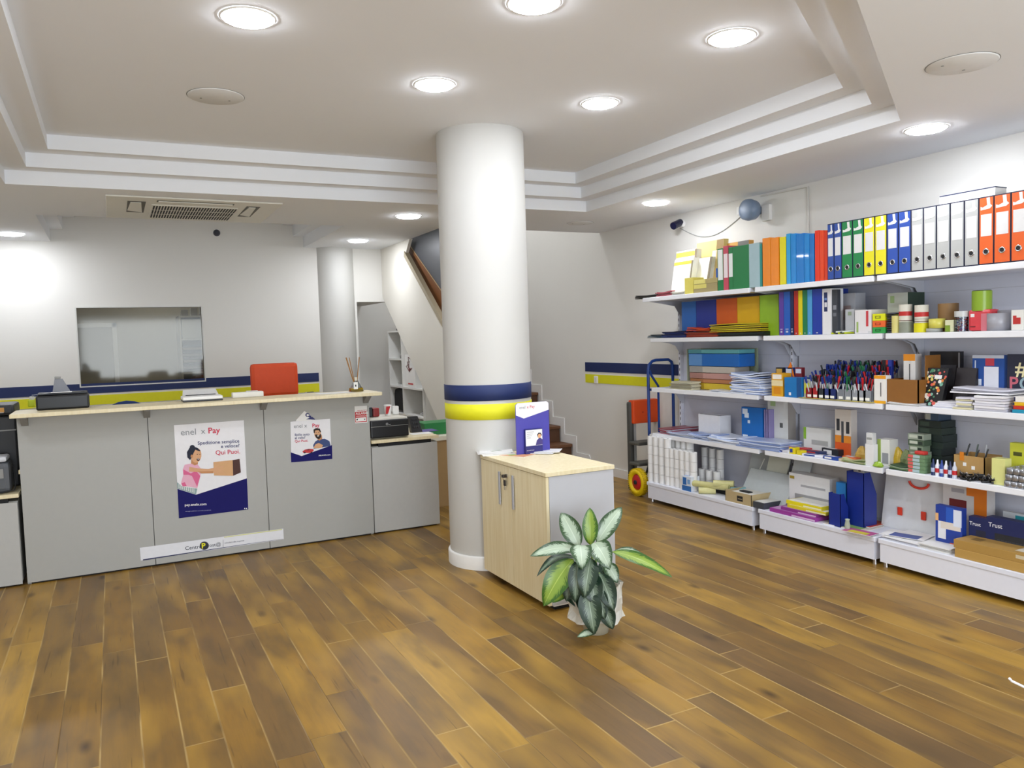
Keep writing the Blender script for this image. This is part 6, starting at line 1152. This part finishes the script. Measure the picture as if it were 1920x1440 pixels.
carton('product_box', 'bright blue corner box between the navy magazine holders', 'box', 1568, 1586, 905, 4.36, Z0, '#1E78C0', .05, pan=((.3, .7, .3, .5, '#D8E4F0'),))
y = Yat(1590, 4.215, Z0); k = MB(); k.lathe((4.21, y, Z0), [(.014, 0), (.018, .03), (.012, .06), (.016, .07), (.0001, .075)], mat('#A9B4A0', .4), 12); solo('figurine', k, 'tiny pale green bottle standing between the navy holders', 'bottle')
def flatmag(px, py, w_, d_, rot, z, c, c2, label, th=.004, grp='brochures lying on the base decks'):
    p = onZ(px, py, z); M = Matrix.Translation((p.x, p.y, z)) @ Matrix.Rotation(rot, 4, 'Z'); k = MB(); k.box((-d_/2, -w_/2, 0), (d_/2, w_/2, th), PAPER, M); k.box((-d_/2, -w_/2, th), (d_/2, w_/2, th+.0006), mat(c, .35), M); k.box((-d_*.45, -w_*.35, th+.0006), (d_*.1, w_*.3, th+.001), mat(c2, .4), M); solo('brochure', k, label, 'brochure', grp)
flatmag(1600, 985, .30, .22, .1, Z0, '#D8CFC0', '#86A85A', 'green-edged brochure lying under the orange one', grp=None); flatmag(1612, 978, .3, .2, .05, Z0+.006, '#D4512A', '#E07A4A', 'bright orange-red brochure on the middle base deck', grp=None)
flatmag(1655, 975, .22, .2, -.2, Z0+.002, '#E0DEDC', '#C8CCD0', 'white and grey brochure right of the orange one', grp=None); flatmag(1612, 998, .2, .1, .1, Z0+.0055, '#B8568A', '#D0C23C', 'pink and yellow leaflet at the front of the middle base deck', .003, None)
case = board('carry_case', 'translucent white carry case with orange handle on the base', 'case', 1652, 1762, 884, 4.48, Z0, mat('#DDDEDF', .3), .03, .06, (), depth=None)
X = 4.48; ya, yb = Yat(1652, X, Z0), Yat(1762, X, Z0); L_ = ya-yb; h = Zat(884, X+.06, (ya+yb)/2)-Z0; OR = mat('#E0402A', .35); kk = MB()
lx = lambda v: X+.06*v-.004
kk.tube([(lx(.83)-.01, ya-L_*(.6-.16*math.cos(a)), Z0+h*(.84-.10*math.sin(a))) for a in [math.pi*i/12 for i in range(13)]], .008, OR, 10); kk.obj('handle', case)['label'] = 'curved orange handle'
for u, lab in ((.32, 'left'), (.72, 'right')): MB().cbox((lx(.25)-.006, ya-L_*(u+.04), Z0+h*.24), (lx(.25)+.004, ya-L_*(u-.04), Z0+h*.38), OR, .006).obj('clasp', case)['label'] = 'orange clasp'
carton('drawing_board_box', 'tall white and orange box with a maroon label on the base', 'box', 1768, 1850, 892, 4.48, Z0, '#D5CFCB', .08, pan=((.08, .3, .86, .92, '#B8A8A0'), (.15, .55, .52, .64, '#6E1F22'), (.2, .5, .74, .8, '#A8A4A8'), (.55, 1, .72, 1, '#E07A1C'), (.72, 1, .4, .75, '#E07A1C'), (.66, .84, .9, .97, '#3A2A18')))
carton('wipes_box', 'blue and white box with a folded cloth picture on the right base deck', 'box', 1754, 1804, 950, 4.33, Z0, '#1F3E9A', .04, pan=((.1, .4, .2, .62, '#E6E6EA'), (.2, .95, .45, .62, '#E2D8CC'), (.4, .7, .62, .98, '#2A5CC0'), (.68, .98, .55, .95, '#DDE4F2'), (.55, .82, .06, .14, '#D86A50'), (.0, .12, .62, .8, '#E8B47A')))
carton('keyboard_box', 'smaller navy keyboard box, the left of two on the base', 'box', 1816, 1850, 970, 4.36, Z0, '#1A2456', .05, pan=((.4, .95, .1, .65, '#23263C'), (0, .9, .0, .05, '#E08A7A')), txt=(('Trust', .05, .76, .03, '#E8E8EE'),))
carton('keyboard_box', 'larger navy keyboard box at the right photo edge', 'box', 1849, 1960, 978, 4.36, Z0, '#1A2456', .06, pan=((.15, 1, .08, .62, '#26282E'),), txt=(('Trust', .04, .76, .035, '#E8E8EE'),))
k = MB(); X = 4.36-.0016; y0_ = Yat(1870, 4.36, .25)
for r_ in range(4):
    for c_ in range(14): k.box((X, y0_-.02*c_-.016, Z0+.025+.022*r_), (X+.0005, y0_-.02*c_, Z0+.042+.022*r_), mat('#3A3D44', .4))
solo('printed_keyboard', k, 'keyboard picture on the larger navy keyboard box', 'picture')
carton('product_box', 'white sheet pack standing behind the keyboard boxes', 'pack', 1880, 1960, 965, 4.50, Z0, '#C9CED2', .03, pan=((.3, .6, .8, .95, '#2E9AA8'),))
heap('paper_stack', 'white brochure stack with a blue picture at the left of the right base deck', 'brochures', 1652, 1724, 4.21, Z0, .02, ['#DCDCE2', '#EDEDEE'], 4, .26, seed=101, curl=.002)
flatmag(1700, 1003, .26, .17, .25, Z0+.024, '#EDEBEA', '#3C5296', 'blue picture leaflet on the white brochure stack', .001, None)
heap('paper_stack', 'white paper stack beside the long brown boxes', 'paper stack', 1722, 1782, 4.215, Z0, .03, ['#E6E5E2', '#CFCDC8'], 5, .25, seed=102, curl=.003)
z_ = carton('long_carton', 'lower long tan carton at the right end of the base deck', 'carton', 1790, 1990, .05, 4.20, Z0, '#B8924E', .2, ytop_is_h=True); carton('long_carton', 'upper long tan carton at the right end of the base deck', 'carton', 1788, 1992, .048, 4.205, z_, '#AD8846', .2, ytop_is_h=True, top=((.55, .75, .2, .7, '#CFC6B4'), (.1, .2, .3, .6, '#7E6230')), pan=((.6, .72, .4, .8, '#CDBFA0'),))
b_ = onD(1925, 1340, 2.15); zt_ = Zat(1236, b_.x, b_.y)
k = MB(); k.cbox((b_.x, b_.y-.02, 0), (b_.x+.3, b_.y, zt_), mat('#DEDEDA', .5), .004); hs = thing('display_rack', 'white rack edge and wire hook poking in at the lower right photo edge', 'rack', (b_.x, b_.y, 0)); k.obj('panel', hs)
k = MB(); a_ = onD(1924, 1290, 2.15); c_ = onD(1893, 1275, 2.1); k.tube([a_, a_+(c_-a_)*.5, a_+(c_-a_)*.9, c_+Vector((0, 0, .004))], .0035, mat('#E8E8EC', .3), 8); k.obj('wire_hook', hs)
